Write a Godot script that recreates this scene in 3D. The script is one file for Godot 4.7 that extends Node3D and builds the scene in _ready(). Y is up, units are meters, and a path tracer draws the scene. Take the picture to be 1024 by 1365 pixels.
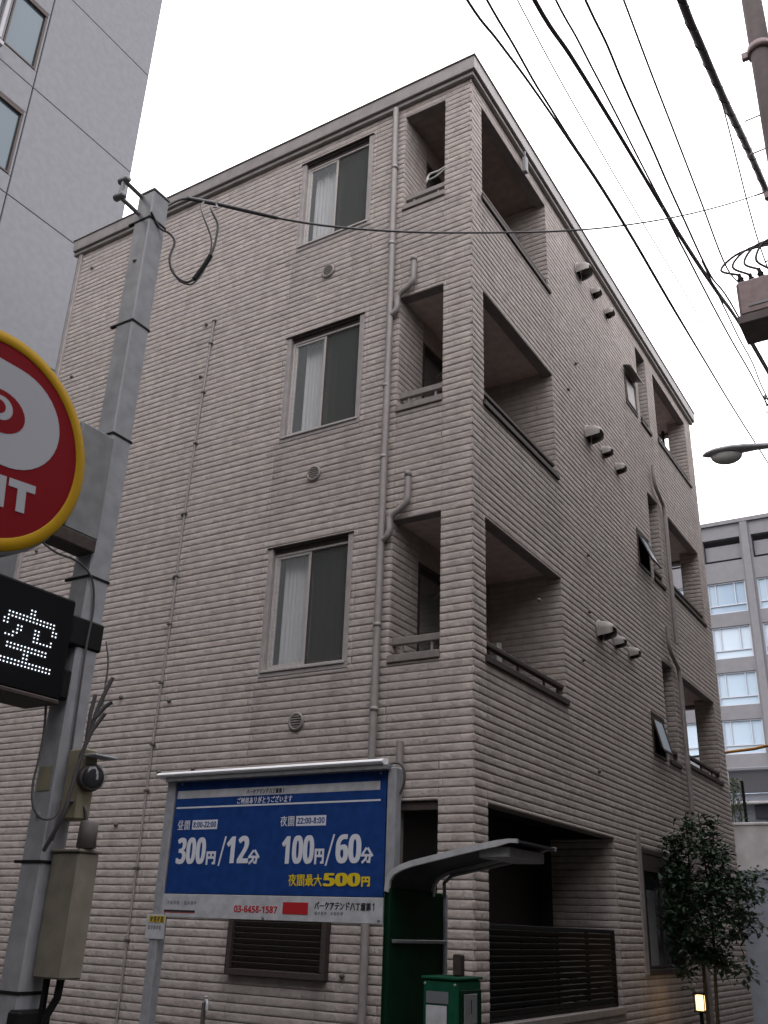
extends Node3D
# A four-storey tiled apartment house seen from a car park across the lane, on an overcast dusk.

const FH := 2.85          # storey height
const COURSE := 0.0785    # one course of tiles
var M := {}               # materials
var used := {}            # name counters per parent
var rng := RandomNumberGenerator.new()
var apartment: Node3D

# ------------------------------------------------------------------ naming
func numbered(parent: Node, called: String) -> String:
	var key := str(parent.get_instance_id()) + called
	var n: int = used.get(key, 0)
	used[key] = n + 1
	return called if n == 0 else "%s_%03d" % [called, n]

func tag(o: Node, label := "", category := "", group := "", kind := "") -> void:
	if label: o.set_meta("label", label)
	if category: o.set_meta("category", category)
	if group: o.set_meta("group", group)
	if kind: o.set_meta("kind", kind)

func thing(called: String, label: String, category: String, at := Vector3.ZERO, group := "") -> Node3D:
	var o := Node3D.new()
	o.name = numbered(self, called)
	add_child(o)
	o.position = at
	tag(o, label, category, group)
	return o

func put(called: String, mesh: Mesh, material: Material, parent: Node = null, at := Vector3.ZERO) -> MeshInstance3D:
	var p: Node = parent if parent else self
	var o := MeshInstance3D.new()
	o.name = numbered(p, called)
	o.mesh = mesh
	o.material_override = material
	p.add_child(o)
	# every builder below works in world space: shift so that it stays there under its parent
	var base := Vector3.ZERO
	var q := p
	while q is Node3D and q != self:
		base += (q as Node3D).position
		q = q.get_parent()
	o.position = at - base
	return o

# ------------------------------------------------------------------ shapes
func mb() -> SurfaceTool:
	var st := SurfaceTool.new()
	st.begin(Mesh.PRIMITIVE_TRIANGLES)
	return st

func done(st: SurfaceTool) -> ArrayMesh:
	st.generate_normals()
	return st.commit()

func tri(st: SurfaceTool, a: Vector3, b: Vector3, c: Vector3) -> void:   # a b c run anticlockwise seen from the front
	st.add_vertex(a); st.add_vertex(c); st.add_vertex(b)

func quad(st: SurfaceTool, a: Vector3, b: Vector3, c: Vector3, d: Vector3) -> void:
	tri(st, a, b, c); tri(st, a, c, d)

func flat(st: SurfaceTool) -> void:
	st.set_smooth_group(-1)

# box with chamfered edges
func box(st: SurfaceTool, lo: Vector3, hi: Vector3, bevel := 0.0, turn := Basis.IDENTITY) -> void:
	flat(st)
	var c := (lo + hi) / 2.0
	var h := (hi - lo).abs() / 2.0
	var b: float = min(bevel, min(h.x, min(h.y, h.z)) * 0.45)
	var at := func(x: float, y: float, z: float) -> Vector3: return c + turn * Vector3(x, y, z)
	if b <= 0.0:
		var p := []
		for i in 8: p.append(at.call(h.x * (1 if i & 1 else -1), h.y * (1 if i & 2 else -1), h.z * (1 if i & 4 else -1)))
		quad(st, p[4], p[5], p[7], p[6]); quad(st, p[1], p[0], p[2], p[3])
		quad(st, p[5], p[1], p[3], p[7]); quad(st, p[0], p[4], p[6], p[2])
		quad(st, p[6], p[7], p[3], p[2]); quad(st, p[0], p[1], p[5], p[4])
		return
	var n := h - Vector3(b, b, b)
	for ax in 3:
		for s in [1.0, -1.0]:
			var u := (ax + 1) % 3
			var v := (ax + 2) % 3
			var q := []
			for k in [[-1, -1], [1, -1], [1, 1], [-1, 1]]:
				var w := Vector3.ZERO
				w[ax] = h[ax] * s; w[u] = n[u] * k[0]; w[v] = n[v] * k[1]
				q.append(c + turn * w)
			if s > 0: quad(st, q[0], q[1], q[2], q[3])
			else: quad(st, q[3], q[2], q[1], q[0])
	for ax in 3:                                                    # edges that run along ax
		var u := (ax + 1) % 3
		var v := (ax + 2) % 3
		for su in [1.0, -1.0]:
			for sv in [1.0, -1.0]:
				var q := []
				for k in [[0, -1], [0, 1], [1, 1], [1, -1]]:
					var w := Vector3.ZERO
					w[ax] = n[ax] * k[1]
					w[u] = (h[u] if k[0] == 0 else n[u]) * su
					w[v] = (n[v] if k[0] == 0 else h[v]) * sv
					q.append(c + turn * w)
				if su * sv > 0: quad(st, q[3], q[2], q[1], q[0])
				else: quad(st, q[0], q[1], q[2], q[3])
	for i in 8:
		var s := Vector3(1 if i & 1 else -1, 1 if i & 2 else -1, 1 if i & 4 else -1)
		var a: Vector3 = c + turn * (Vector3(h.x, n.y, n.z) * s)
		var d: Vector3 = c + turn * (Vector3(n.x, h.y, n.z) * s)
		var e: Vector3 = c + turn * (Vector3(n.x, n.y, h.z) * s)
		if s.x * s.y * s.z > 0: tri(st, a, d, e)
		else: tri(st, a, e, d)

func bx(lo: Vector3, hi: Vector3, bevel := 0.0) -> ArrayMesh:
	var st := mb()
	box(st, lo, hi, bevel)
	return done(st)

func tube(st: SurfaceTool, pts: Array, r: float, sides := 8, r_end := -1.0) -> void:
	st.set_smooth_group(0)
	var rings := []
	var ref := Vector3.UP
	for i in pts.size():
		var d: Vector3 = (pts[min(i + 1, pts.size() - 1)] - pts[max(i - 1, 0)]).normalized()
		if i == 0 or absf(ref.dot(d)) > 0.98:
			ref = Vector3.UP if absf(d.y) < 0.9 else Vector3.RIGHT
		var x := d.cross(ref).normalized()
		var y := x.cross(d).normalized()
		ref = y
		var rr: float = r if r_end < 0 else lerpf(r, r_end, float(i) / max(1, pts.size() - 1))
		var ring := []
		for k in sides:
			var a := TAU * k / sides
			ring.append(pts[i] + (x * cos(a) + y * sin(a)) * rr)
		rings.append(ring)
	for i in rings.size() - 1:
		for k in sides:
			var l := (k + 1) % sides
			quad(st, rings[i][k], rings[i][l], rings[i + 1][l], rings[i + 1][k])
	flat(st)
	for k in range(1, sides - 1):
		tri(st, rings[0][0], rings[0][k + 1], rings[0][k])
		tri(st, rings[-1][0], rings[-1][k], rings[-1][k + 1])

# points of a smooth curve through the given ones
func smooth(pts: Array, per := 6) -> Array:
	var out := []
	for i in pts.size() - 1:
		var b: Vector3 = pts[i]
		var c: Vector3 = pts[i + 1]
		var t2 := sqrt(b.distance_to(c))
		var p0: Vector3 = pts[i - 1] if i > 0 else b - (c - b)
		var p3: Vector3 = pts[i + 2] if i + 2 < pts.size() else c + (c - b)
		var t0 := -sqrt(p0.distance_to(b))
		var t3 := t2 + sqrt(c.distance_to(p3))
		for k in per:
			out.append(b.cubic_interpolate_in_time(c, p0, p3, float(k) / per, t2, t0, t3))
	out.append(pts[-1])
	return out

func wire_mesh(pts: Array, r: float, sides := 6) -> ArrayMesh:
	var st := mb()
	tube(st, pts, r, sides)
	return done(st)

# a turned shape: profile of (radius, height) about the axis dir at c
func lathe(st: SurfaceTool, c: Vector3, dir: Vector3, profile: Array, sides := 24, hard := false) -> void:
	st.set_smooth_group(0)
	if hard: flat(st)
	var ref := Vector3.UP if absf(dir.y) < 0.9 else Vector3.RIGHT
	var x := dir.cross(ref).normalized()
	var y := dir.cross(x).normalized()
	for i in profile.size() - 1:
		for k in sides:
			var a0 := TAU * k / sides
			var a1 := TAU * (k + 1) / sides
			var p := func(j: int, a: float) -> Vector3:
				return c + dir * profile[j][1] + (x * cos(a) + y * sin(a)) * profile[j][0]
			var a: Vector3 = p.call(i, a0)
			var b: Vector3 = p.call(i, a1)
			var d: Vector3 = p.call(i + 1, a0)
			var e: Vector3 = p.call(i + 1, a1)
			if profile[i][0] > 1e-5: tri(st, a, b, e)
			if profile[i + 1][0] > 1e-5: tri(st, a, e, d)

# flat polygon pushed out: points in (a, b), mapped by o + ax * a + ay * b, thickness along n
func prism(st: SurfaceTool, poly: PackedVector2Array, o: Vector3, ax: Vector3, ay: Vector3, t0: float, t1: float) -> void:
	flat(st)
	var n := ax.cross(ay).normalized()
	if Geometry2D.is_polygon_clockwise(poly):
		poly = poly.duplicate(); poly.reverse()
	var idx := Geometry2D.triangulate_polygon(poly)
	var at := func(p: Vector2, t: float) -> Vector3: return o + ax * p.x + ay * p.y + n * t
	for i in range(0, idx.size(), 3):
		var tr := [poly[idx[i]], poly[idx[i + 1]], poly[idx[i + 2]]]
		if (tr[1] - tr[0]).cross(tr[2] - tr[0]) < 0: tr = [tr[0], tr[2], tr[1]]
		tri(st, at.call(tr[0], t1), at.call(tr[1], t1), at.call(tr[2], t1))
		tri(st, at.call(tr[0], t0), at.call(tr[2], t0), at.call(tr[1], t0))
	for i in poly.size():
		var p: Vector2 = poly[i]
		var q: Vector2 = poly[(i + 1) % poly.size()]
		quad(st, at.call(p, t0), at.call(q, t0), at.call(q, t1), at.call(p, t1))

func disc(c: Vector2, rx: float, ry: float, n := 28) -> PackedVector2Array:
	var p := PackedVector2Array()
	for i in n: p.append(c + Vector2(cos(TAU * i / n) * rx, sin(TAU * i / n) * ry))
	return p

# ------------------------------------------------------------------ writing: strokes in a unit square
const GLYPH := {
	"yen": [[.12, 0, .12, .93, .88, .93, .88, .04, .74, .04], [.12, .5, .88, .5], [.5, .93, .5, .5]],
	"minute": [[.4, .96, .06, .5], [.6, .96, .94, .5], [.2, .5, .78, .5, .72, .04, .58, .06], [.47, .5, .4, .24, .14, .02]],
	"night": [[.5, 1, .5, .87], [.05, .87, .95, .87], [.3, .85, .04, .42], [.19, .62, .19, 0], [.58, .82, .4, .48], [.52, .68, .88, .68, .42, .02], [.5, .5, .62, .4], [.55, .42, .96, .02]],
	"between": [[.08, .95, .08, 0], [.08, .95, .42, .95, .42, .6, .08, .6], [.08, .78, .42, .78], [.92, 0, .92, .95, .58, .95, .58, .6, .92, .6], [.58, .78, .92, .78], [.32, .45, .32, .05, .68, .05, .68, .45, .32, .45], [.32, .25, .68, .25]],
	"most": [[.24, .96, .24, .66, .76, .66, .76, .96, .24, .96], [.24, .81, .76, .81], [.04, .55, .96, .55], [.15, .55, .15, .1], [.42, .55, .42, 0], [.15, .4, .42, .4], [.15, .25, .42, .25], [.04, .08, .48, .14], [.54, .42, .9, .42, .5, .02], [.56, .38, .96, .02]],
	"big": [[.06, .64, .94, .64], [.5, .97, .5, .64, .06, .02], [.5, .62, .94, .02]],
	"noon": [[.24, .97, .8, .97, .8, .76, .24, .76], [.24, .97, .05, .45], [.56, .76, .95, .45], [.3, .5, .3, .18, .7, .18, .7, .5, .3, .5], [.3, .34, .7, .34], [.08, .03, .92, .03]],
	"pa": [[.33, .78, .06, .08], [.58, .78, .92, .08], [.8, .84, .92, .84, .92, .98, .8, .98, .8, .84]],
	"bar": [[.08, .5, .92, .5]],
	"ku": [[.36, .97, .08, .5], [.32, .8, .86, .8, .3, .02]],
	"a": [[.08, .88, .9, .88, .62, .55], [.5, .7, .47, .38, .2, .02]],
	"te": [[.2, .92, .8, .92], [.06, .6, .94, .6], [.54, .6, .46, .25, .25, .02]],
	"na": [[.06, .64, .94, .64], [.54, .96, .5, .45, .2, .02]],
	"n": [[.1, .86, .36, .68], [.1, .06, .5, .2, .92, .76]],
	"do": [[.3, .97, .3, .02], [.3, .62, .76, .4], [.62, .97, .7, .82], [.82, .99, .9, .85]],
	"eight": [[.38, .86, .05, .05], [.6, .92, .95, .05]],
	"cho": [[.05, .88, .95, .88], [.54, .88, .54, .05, .36, .08]],
	"moat": [[.04, .65, .33, .65], [.18, .92, .18, .16], [.02, .12, .36, .2], [.42, .94, .92, .94, .92, .74, .42, .74], [.42, .94, .4, .4, .32, .02], [.68, .64, .68, .05], [.52, .56, .52, .36, .86, .36, .86, .56], [.48, .28, .48, .05, .9, .05, .9, .28]],
	"ordinal": [[.25, .98, .08, .8], [.2, .9, .45, .9], [.65, .98, .52, .8], [.6, .9, .95, .9], [.12, .7, .85, .7, .85, .5, .15, .5, .12, .3, .9, .3, .85, .08], [.5, .7, .5, 0], [.45, .3, .1, .02]],
	"one": [[.32, .8, .52, .95, .52, .03]],
	"go": [[.12, .8, .78, .8, .68, .68], [.14, .32, .28, .12, .84, .12], [.82, .98, .88, .86], [.93, 1, .99, .88]],
	"ri_k": [[.32, .95, .08, .85], [.02, .65, .56, .65], [.28, .87, .28, 0], [.27, .62, .03, .25], [.3, .6, .53, .36], [.7, .85, .7, .32], [.93, .96, .93, .03, .8, .06]],
	"you": [[.15, .92, .15, .3, .05, .02], [.15, .92, .88, .92, .88, .03, .76, .05], [.15, .64, .88, .64], [.15, .36, .88, .36], [.5, .92, .5, .03]],
	"hira_a": [[.12, .8, .86, .82], [.46, .98, .42, .3, .5, .08], [.7, .66, .5, .26, .2, .08, .1, .3, .4, .52, .8, .46, .9, .25, .64, .02]],
	"hira_ri": [[.25, .95, .22, .5, .3, .4], [.7, .98, .75, .5, .6, .16, .4, .02]],
	"hira_ga": [[.05, .7, .6, .72, .6, .3, .5, .05, .38, .12], [.35, .97, .25, .5, .05, .05], [.72, .7, .88, .4], [.8, .98, .86, .86], [.93, 1, .99, .88]],
	"hira_to": [[.3, .95, .42, .55], [.85, .72, .3, .45, .15, .2, .35, .04, .86, .06]],
	"hira_u": [[.3, .95, .66, .88], [.15, .62, .6, .72, .8, .5, .7, .2, .4, 0]],
	"hira_za": [[.1, .78, .8, .8], [.38, .97, .7, .45], [.2, .4, .15, .15, .4, .04, .8, .08], [.82, 1, .88, .88], [.93, 1, .99, .9]],
	"hira_i": [[.12, .85, .15, .3, .3, .12, .4, .3], [.7, .78, .9, .35]],
	"hira_ma": [[.15, .82, .86, .82], [.2, .6, .8, .6], [.52, .98, .52, .15, .3, .02, .12, .12, .3, .22, .6, .15, .88, .02]],
	"hira_su": [[.06, .78, .94, .78], [.58, .98, .58, .4, .42, .28, .34, .42, .5, .52, .6, .35, .4, 0]],
	"print": [[.1, .9, .9, .9], [.1, .5, .9, .5], [.3, .95, .25, .1], [.7, .95, .75, .05], [.15, .1, .85, .1]],
	"print_b": [[.15, .8, .85, .8, .5, .1], [.5, .95, .5, .4], [.1, .4, .4, .15]],
}

# one stroke glyph standing on (x, y) of the plane o, ax, ay
func glyph(st: SurfaceTool, called: String, o: Vector3, ax: Vector3, ay: Vector3, x: float, y: float, w: float, h: float, pen: float, t0: float, t1: float) -> void:
	var n := ax.cross(ay).normalized()
	var strokes := 0
	flat(st)
	for line in GLYPH[called]:
		for i in range(0, line.size() - 2, 2):
			var p := Vector2(x + line[i] * w, y + line[i + 1] * h)
			var q := Vector2(x + line[i + 2] * w, y + line[i + 3] * h)
			var d := (q - p).normalized() * pen * 0.5
			var s := Vector2(-d.y, d.x)
			p -= d; q += d
			var c := [p - s, q - s, q + s, p + s]
			var lo := []
			var hi := []
			strokes += 1
			var lift := t1 + 0.00012 * strokes
			for v in c:
				lo.append(o + ax * v.x + ay * v.y + n * t0)
				hi.append(o + ax * v.x + ay * v.y + n * lift)
			quad(st, hi[0], hi[1], hi[2], hi[3])
			for k in 4:
				quad(st, lo[k], lo[(k + 1) % 4], hi[(k + 1) % 4], hi[k])

# digits and Latin letters of the sign as a TextMesh, fitted into a width and a height
func letters(called: String, text: String, material: Material, parent: Node, corner: Vector3, turn: Basis, w: float, h: float, bold := true, depth := 0.003) -> MeshInstance3D:
	var f := SystemFont.new()
	f.font_names = PackedStringArray(["Droid Sans"])
	f.font_weight = 700 if bold else 400
	var t := TextMesh.new()
	t.font = f
	t.text = text
	t.font_size = 64
	t.pixel_size = 0.01
	t.depth = 0.08
	t.curve_step = 2.0
	t.horizontal_alignment = HORIZONTAL_ALIGNMENT_LEFT
	t.vertical_alignment = VERTICAL_ALIGNMENT_BOTTOM
	var box_ := t.get_aabb()
	var o := put(called, t, material, parent, Vector3.ZERO)
	var s := Vector3(w / box_.size.x, h / box_.size.y, depth / 0.08)
	o.transform.basis = turn.scaled_local(s)
	o.position += corner - turn * (box_.position * s)
	return o

# ------------------------------------------------------------------ materials
var grunge: NoiseTexture2D
var grain: NoiseTexture2D
var mild: NoiseTexture2D
var streaks: NoiseTexture2D
var bumps: NoiseTexture2D

func noise_tex(freq: float, lo: float, hi: float, sd: int, octaves := 4, size := 512) -> NoiseTexture2D:
	var n := FastNoiseLite.new()
	n.seed = sd
	n.noise_type = FastNoiseLite.TYPE_SIMPLEX_SMOOTH
	n.frequency = freq
	n.fractal_octaves = octaves
	var t := NoiseTexture2D.new()
	t.width = size; t.height = size
	t.seamless = true
	t.noise = n
	var g := Gradient.new()
	g.set_color(0, Color(lo, lo, lo)); g.set_color(1, Color(hi, hi, hi))
	t.color_ramp = g
	return t

func lin(c: Vector3) -> Color:
	return Color(c.x, c.y, c.z).linear_to_srgb()

func mat(called: String, c: Vector3, rough := 0.8, metal := 0.0, tex: Texture2D = null, scale := 1.0, bump := 0.0, bump_scale := 6.0) -> StandardMaterial3D:
	var m := StandardMaterial3D.new()
	m.resource_name = called
	m.albedo_color = lin(c)
	m.roughness = rough
	m.metallic = metal
	m.uv1_triplanar = true
	m.uv1_world_triplanar = true
	m.uv1_scale = Vector3.ONE * scale
	if tex: m.albedo_texture = tex
	if bump > 0.0:
		m.normal_enabled = true
		m.normal_texture = bumps
		m.normal_scale = bump
	M[called] = m
	return m

func make_materials() -> void:
	grunge = noise_tex(0.012, 0.84, 1.0, 3, 5)
	mild = noise_tex(0.02, 0.93, 1.0, 5, 4)
	grain = noise_tex(0.05, 0.8, 1.0, 8, 4)
	var n := FastNoiseLite.new()
	n.seed = 21; n.frequency = 0.035; n.fractal_octaves = 4
	bumps = NoiseTexture2D.new()
	bumps.width = 512; bumps.height = 512; bumps.seamless = true; bumps.noise = n
	bumps.as_normal_map = true; bumps.bump_strength = 6.0
	var tile := mat("tile", Vector3(1, 1, 1), 0.86, 0, grunge, 0.7)
	tile.vertex_color_use_as_albedo = true
	tile.normal_enabled = true
	tile.normal_texture = bumps
	tile.normal_scale = 0.4
	mat("mortar", Vector3(.235, .21, .20), .95, 0, grunge, 1.0)
	mat("wall_plain", Vector3(.27, .25, .24), .9, 0, grunge, .6, .2)
	mat("balcony_paint", Vector3(.42, .34, .30), .9, 0, grunge, .8, .15)
	mat("ceiling_paint", Vector3(.66, .55, .50), .9, 0, grunge, .8)
	mat("screen_slat", Vector3(.012, .0115, .011), .6, 0, grunge, 1.0)
	mat("room", Vector3(.16, .15, .14), .9)
	mat("lane_wall", Vector3(.14, .122, .108), .9, 0, grunge, .5)
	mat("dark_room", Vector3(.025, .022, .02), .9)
	mat("fascia", Vector3(.30, .275, .265), .55, 0, grunge, .5)
	mat("fascia_low", Vector3(.28, .26, .245), .6, 0, grunge, .5)
	mat("trim", Vector3(.36, .325, .315), .55, 0, grunge, .9)
	mat("frame", Vector3(.50, .47, .45), .45, 0.1, grain, 1.2)
	mat("bronze", Vector3(.085, .07, .064), .45, .2, grain, 1.0)
	mat("sill", Vector3(.24, .215, .2), .5, .1, grunge, 1.1)
	mat("pipe", Vector3(.33, .30, .29), .5, 0, grunge, .9)
	mat("hood", Vector3(.30, .275, .255), .5, .1, grunge, 1.2)
	mat("black", Vector3(.012, .012, .013), .55)
	mat("cable", Vector3(.06, .055, .058), .6)
	mat("clip", Vector3(.10, .09, .085), .6)
	mat("steel_post", Vector3(.34, .35, .375), .5, .1, grunge, 1.4)
	mat("steel_grey", Vector3(.24, .245, .255), .5, .2, grunge, 1.4)
	mat("sign_red", Vector3(.165, .005, .009), .38)
	mat("sign_yellow", Vector3(.36, .21, .008), .4)
	mat("sign_white", Vector3(.34, .35, .38), .4)
	mat("sign_side", Vector3(.30, .30, .31), .5)
	mat("led_case", Vector3(.004, .004, .005), .45)
	mat("beige_box", Vector3(.215, .195, .155), .55, 0, grunge, 1.5)
	mat("beige_plate", Vector3(.25, .225, .15), .6, 0, grunge, 1.5)
	mat("board_blue", Vector3(.012, .050, .21), .35, 0, grunge, 1.3)
	mat("board_white", Vector3(.48, .49, .52), .4, 0, grunge, 1.3)
	mat("print_white", Vector3(.58, .6, .66), .4)
	mat("print_yellow", Vector3(.62, .46, .02), .4)
	mat("print_red", Vector3(.36, .02, .025), .4)
	mat("print_dark", Vector3(.03, .03, .035), .4)
	mat("tube_cover", Vector3(.86, .87, .9), .35)
	mat("green_panel", Vector3(.002, .024, .010), .4, 0, grunge, 1.2)
	mat("green_box", Vector3(.008, .075, .042), .4, 0, grunge, 1.5)
	mat("shelter_roof", Vector3(.045, .05, .058), .5, .0, grunge, 1.2)
	mat("grey_wall", Vector3(.143, .148, .160), .8, 0, mild, .45, .05)
	mat("grey_wall_gap", Vector3(.12, .127, .143), .9)
	mat("far_wall", Vector3(.14, .14, .152), .85, 0, mild, .12)
	mat("far_gap", Vector3(.05, .05, .06), .8)
	mat("far_frame", Vector3(.33, .36, .41), .5)
	mat("pale_wall", Vector3(.72, .70, .70), .85, 0, grunge, .35)
	mat("bluegrey_wall", Vector3(.33, .355, .41), .8, 0, grunge, .35)
	mat("asphalt", Vector3(.08, .076, .072), .95, 0, grain, .6, .5)
	mat("concrete", Vector3(.2, .195, .19), .95, 0, grunge, .4, .3)
	mat("curtain", Vector3(.58, .58, .58), .95)
	mat("lace", Vector3(.30, .31, .33), .95)
	mat("bark", Vector3(.055, .045, .036), .95, 0, grain, 3.0, .6)
	mat("transformer", Vector3(.30, .22, .22), .6, .1, grunge, 1.4)
	mat("pole_concrete", Vector3(.17, .14, .14), .9, 0, grunge, .7)
	mat("lamp_metal", Vector3(.50, .51, .53), .45, .2, grunge, 1.5)
	mat("porcelain", Vector3(.5, .5, .48), .3)
	mat("yellow_sleeve", Vector3(.36, .16, .012), .5)
	mat("notice_yellow", Vector3(.50, .36, .02), .6)
	mat("door", Vector3(.025, .02, .018), .4, 0, grain, 1.0)
	for c in ["sign_red", "sign_yellow", "sign_white", "board_blue", "board_white", "print_white", "print_yellow", "print_red", "print_dark", "green_panel", "green_box", "sign_side", "led_case", "black", "bronze", "screen_slat", "shelter_roof"]:
		(M[c] as StandardMaterial3D).metallic_specular = .22
		(M[c] as StandardMaterial3D).roughness = .6
	var leaf := mat("leaf", Vector3(.026, .058, .026), .6)
	leaf.cull_mode = BaseMaterial3D.CULL_DISABLED
	leaf.backlight_enabled = true
	leaf.backlight = Color(.03, .06, .02)
	var leaf2 := mat("leaf_bright", Vector3(.075, .115, .035), .6)
	leaf2.cull_mode = BaseMaterial3D.CULL_DISABLED
	var g := mat("glass", Vector3(.5, .55, .6), .03, 0)
	g.transparency = BaseMaterial3D.TRANSPARENCY_ALPHA
	g.albedo_color = Color(.68, .7, .7, .12)
	g.metallic_specular = .5
	var gl := mat("dark_glass", Vector3(.5, .55, .6), .03, 0)
	gl.transparency = BaseMaterial3D.TRANSPARENCY_ALPHA
	gl.albedo_color = Color(.3, .33, .36, .15)
	gl.metallic_specular = .2
	var s := mat("screen", Vector3(.03, .03, .034), .8)
	s.transparency = BaseMaterial3D.TRANSPARENCY_ALPHA
	s.albedo_color = Color(.27, .28, .27, .55)
	mat("far_glass", Vector3(.31, .39, .47), .12, 0)
	mat("far_glass_pale", Vector3(.38, .45, .52), .12, 0)
	mat("far_glass_grey", Vector3(.24, .31, .39), .08, 0)
	mat("tower_glass", Vector3(.05, .07, .085), .08, .25)
	var led := mat("led", Vector3(.9, .93, 1), .5)
	led.emission_enabled = true
	led.emission = Color(.92, .95, 1)
	led.emission_energy_multiplier = .85
	var lan := mat("lantern_glow", Vector3(.9, .8, .6), .5)
	lan.emission_enabled = true
	lan.emission = Color(1, .80, .52)
	lan.emission_energy_multiplier = 2.2
	var clear := mat("clear_cover", Vector3(.5, .55, .6), .05)
	clear.transparency = BaseMaterial3D.TRANSPARENCY_ALPHA
	clear.albedo_color = Color(.7, .72, .75, .05)

# ------------------------------------------------------------------ tiles
# A face is origin o, u along, n outward. Openings are [u0, u1, y0, y1]. Each tile is a pillow with a rough face.
class Face:
	var o: Vector3
	var u: Vector3
	var n: Vector3
	var holes := []

var patches := FastNoiseLite.new()
var tiles := []        # each: [Face, u0, u1, y0, y1, start_out, end_out]

func lay_tiles(f: Face, u_from: float, u_to: float, y_from: float, y_to: float, joints: Array, wrap := 0.0) -> void:
	var k0 := int(floor(y_from / COURSE))
	var k1 := int(ceil(y_to / COURSE))
	for k in range(k0, k1):
		var y0: float = max(k * COURSE, y_from)
		var y1: float = min((k + 1) * COURSE, y_to)
		if y1 - y0 < 0.012: continue
		var at := u_from - rng.randf_range(0.02, 0.28) if u_from >= 0 else u_from
		var cuts := [u_from]
		while true:
			at += rng.randf_range(0.2, 0.38)
			if at >= u_to - 0.05: break
			if at > u_from + 0.06: cuts.append(at)
		for h in f.holes:
			if y1 > h[2] + 0.001 and y0 < h[3] - 0.001:
				cuts.append(h[0]); cuts.append(h[1])
		for j in joints: cuts.append(j)
		cuts.append(u_to)
		cuts.sort()
		var clean := []
		for c in cuts:
			if c < u_from - 1e-4 or c > u_to + 1e-4: continue
			if clean.is_empty() or c - clean[-1] > 0.001: clean.append(c)
		for i in clean.size() - 1:
			var a: float = clean[i]
			var b: float = clean[i + 1]
			if b - a < 0.015: continue
			var m := (a + b) / 2
			var lo := y0
			var hi := y1
			for h in f.holes:
				if m > h[0] and m < h[1]:
					if h[2] <= lo + 0.001 and h[3] >= hi - 0.001: lo = hi
					elif h[2] > lo and h[2] < hi: hi = h[2]
					elif h[3] > lo and h[3] < hi: lo = h[3]
			if hi - lo < 0.014: continue
			var panel := 0.003 if k % 6 == 0 else 0.0
			tiles.append([f, a - (wrap if i == 0 and k % 2 == 0 else 0.0), b, lo + 0.0030 + panel + rng.randf_range(0.0, 0.0016), hi - 0.0030])

func tile_into(t: Array, V: PackedVector3Array, N: PackedVector3Array, C: PackedColorArray, I: PackedInt32Array) -> void:
	var f: Face = t[0]
	var gap: float = 0.0006
	var a: float = t[1] + gap
	var b: float = t[2] - gap
	var y0: float = t[3]
	var y1: float = t[4]
	var h := y1 - y0
	var out := rng.randf_range(0.0074, 0.0092)
	var tilt := rng.randf_range(-0.0015, 0.0015)
	var e: float = min(0.0016, (b - a) * 0.2)
	var us := [a, a + e, lerpf(a, b, rng.randf_range(.3, .45)), lerpf(a, b, rng.randf_range(.6, .75)), b - e, b]
	var ys := [y0, y0 + h * .05, y0 + h * .34, y0 + h * .68, y0 + h * .93, y1]
	var dy := [0.0, .86, .98, 1.0, .80, 0.0]
	var du := [0.0, .95, 1.0, 1.0, .95, 0.0]
	var tone := rng.randf_range(.96, 1.03)
	var warm := rng.randf_range(-.008, .008)
	var col := Color(.482 * tone + warm * .5, .425 * tone, .393 * tone - warm)
	var mid_u: float = (a + b) / 2
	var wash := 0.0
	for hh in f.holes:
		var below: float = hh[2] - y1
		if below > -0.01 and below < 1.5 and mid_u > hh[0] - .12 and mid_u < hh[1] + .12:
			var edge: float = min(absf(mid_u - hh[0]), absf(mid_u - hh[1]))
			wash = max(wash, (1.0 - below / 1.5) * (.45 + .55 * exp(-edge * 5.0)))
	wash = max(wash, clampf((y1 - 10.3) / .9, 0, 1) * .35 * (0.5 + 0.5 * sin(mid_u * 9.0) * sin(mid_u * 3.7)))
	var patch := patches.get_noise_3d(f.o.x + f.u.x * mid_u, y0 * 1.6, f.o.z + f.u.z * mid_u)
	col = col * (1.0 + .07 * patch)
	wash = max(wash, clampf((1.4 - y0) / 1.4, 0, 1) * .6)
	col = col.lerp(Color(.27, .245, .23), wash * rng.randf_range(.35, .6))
	var base := V.size()
	var wob0 := rng.randf_range(-.0008, .0008)
	for j in 6:
		for i in 6:
			var d: float = out * dy[j] * du[i]
			if j > 0 and j < 5 and i > 0 and i < 5:
				d += rng.randf_range(-.0008, .0006) + tilt * (j - 2.5) * .35
			var y: float = ys[j] + (wob0 + rng.randf_range(-.0008, .0008) if (j == 0 or j == 5) and i > 0 and i < 5 else 0.0)
			V.append(f.o + f.u * us[i] + Vector3.UP * y + f.n * (d - 0.0005))
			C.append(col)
	# smooth normals from the grid
	var flip := 1.0 if f.u.cross(Vector3.UP).dot(f.n) > 0 else -1.0
	for j in 6:
		for i in 6:
			var l := V[base + j * 6 + max(i - 1, 0)]
			var r := V[base + j * 6 + min(i + 1, 5)]
			var dn := V[base + max(j - 1, 0) * 6 + i]
			var up := V[base + min(j + 1, 5) * 6 + i]
			N.append((r - l).cross(up - dn).normalized() * flip)
	for j in 5:
		for i in 5:
			var p := base + j * 6 + i
			if flip > 0:
				I.append_array(PackedInt32Array([p, p + 7, p + 1, p, p + 6, p + 7]))
			else:
				I.append_array(PackedInt32Array([p, p + 1, p + 7, p, p + 7, p + 6]))

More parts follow.
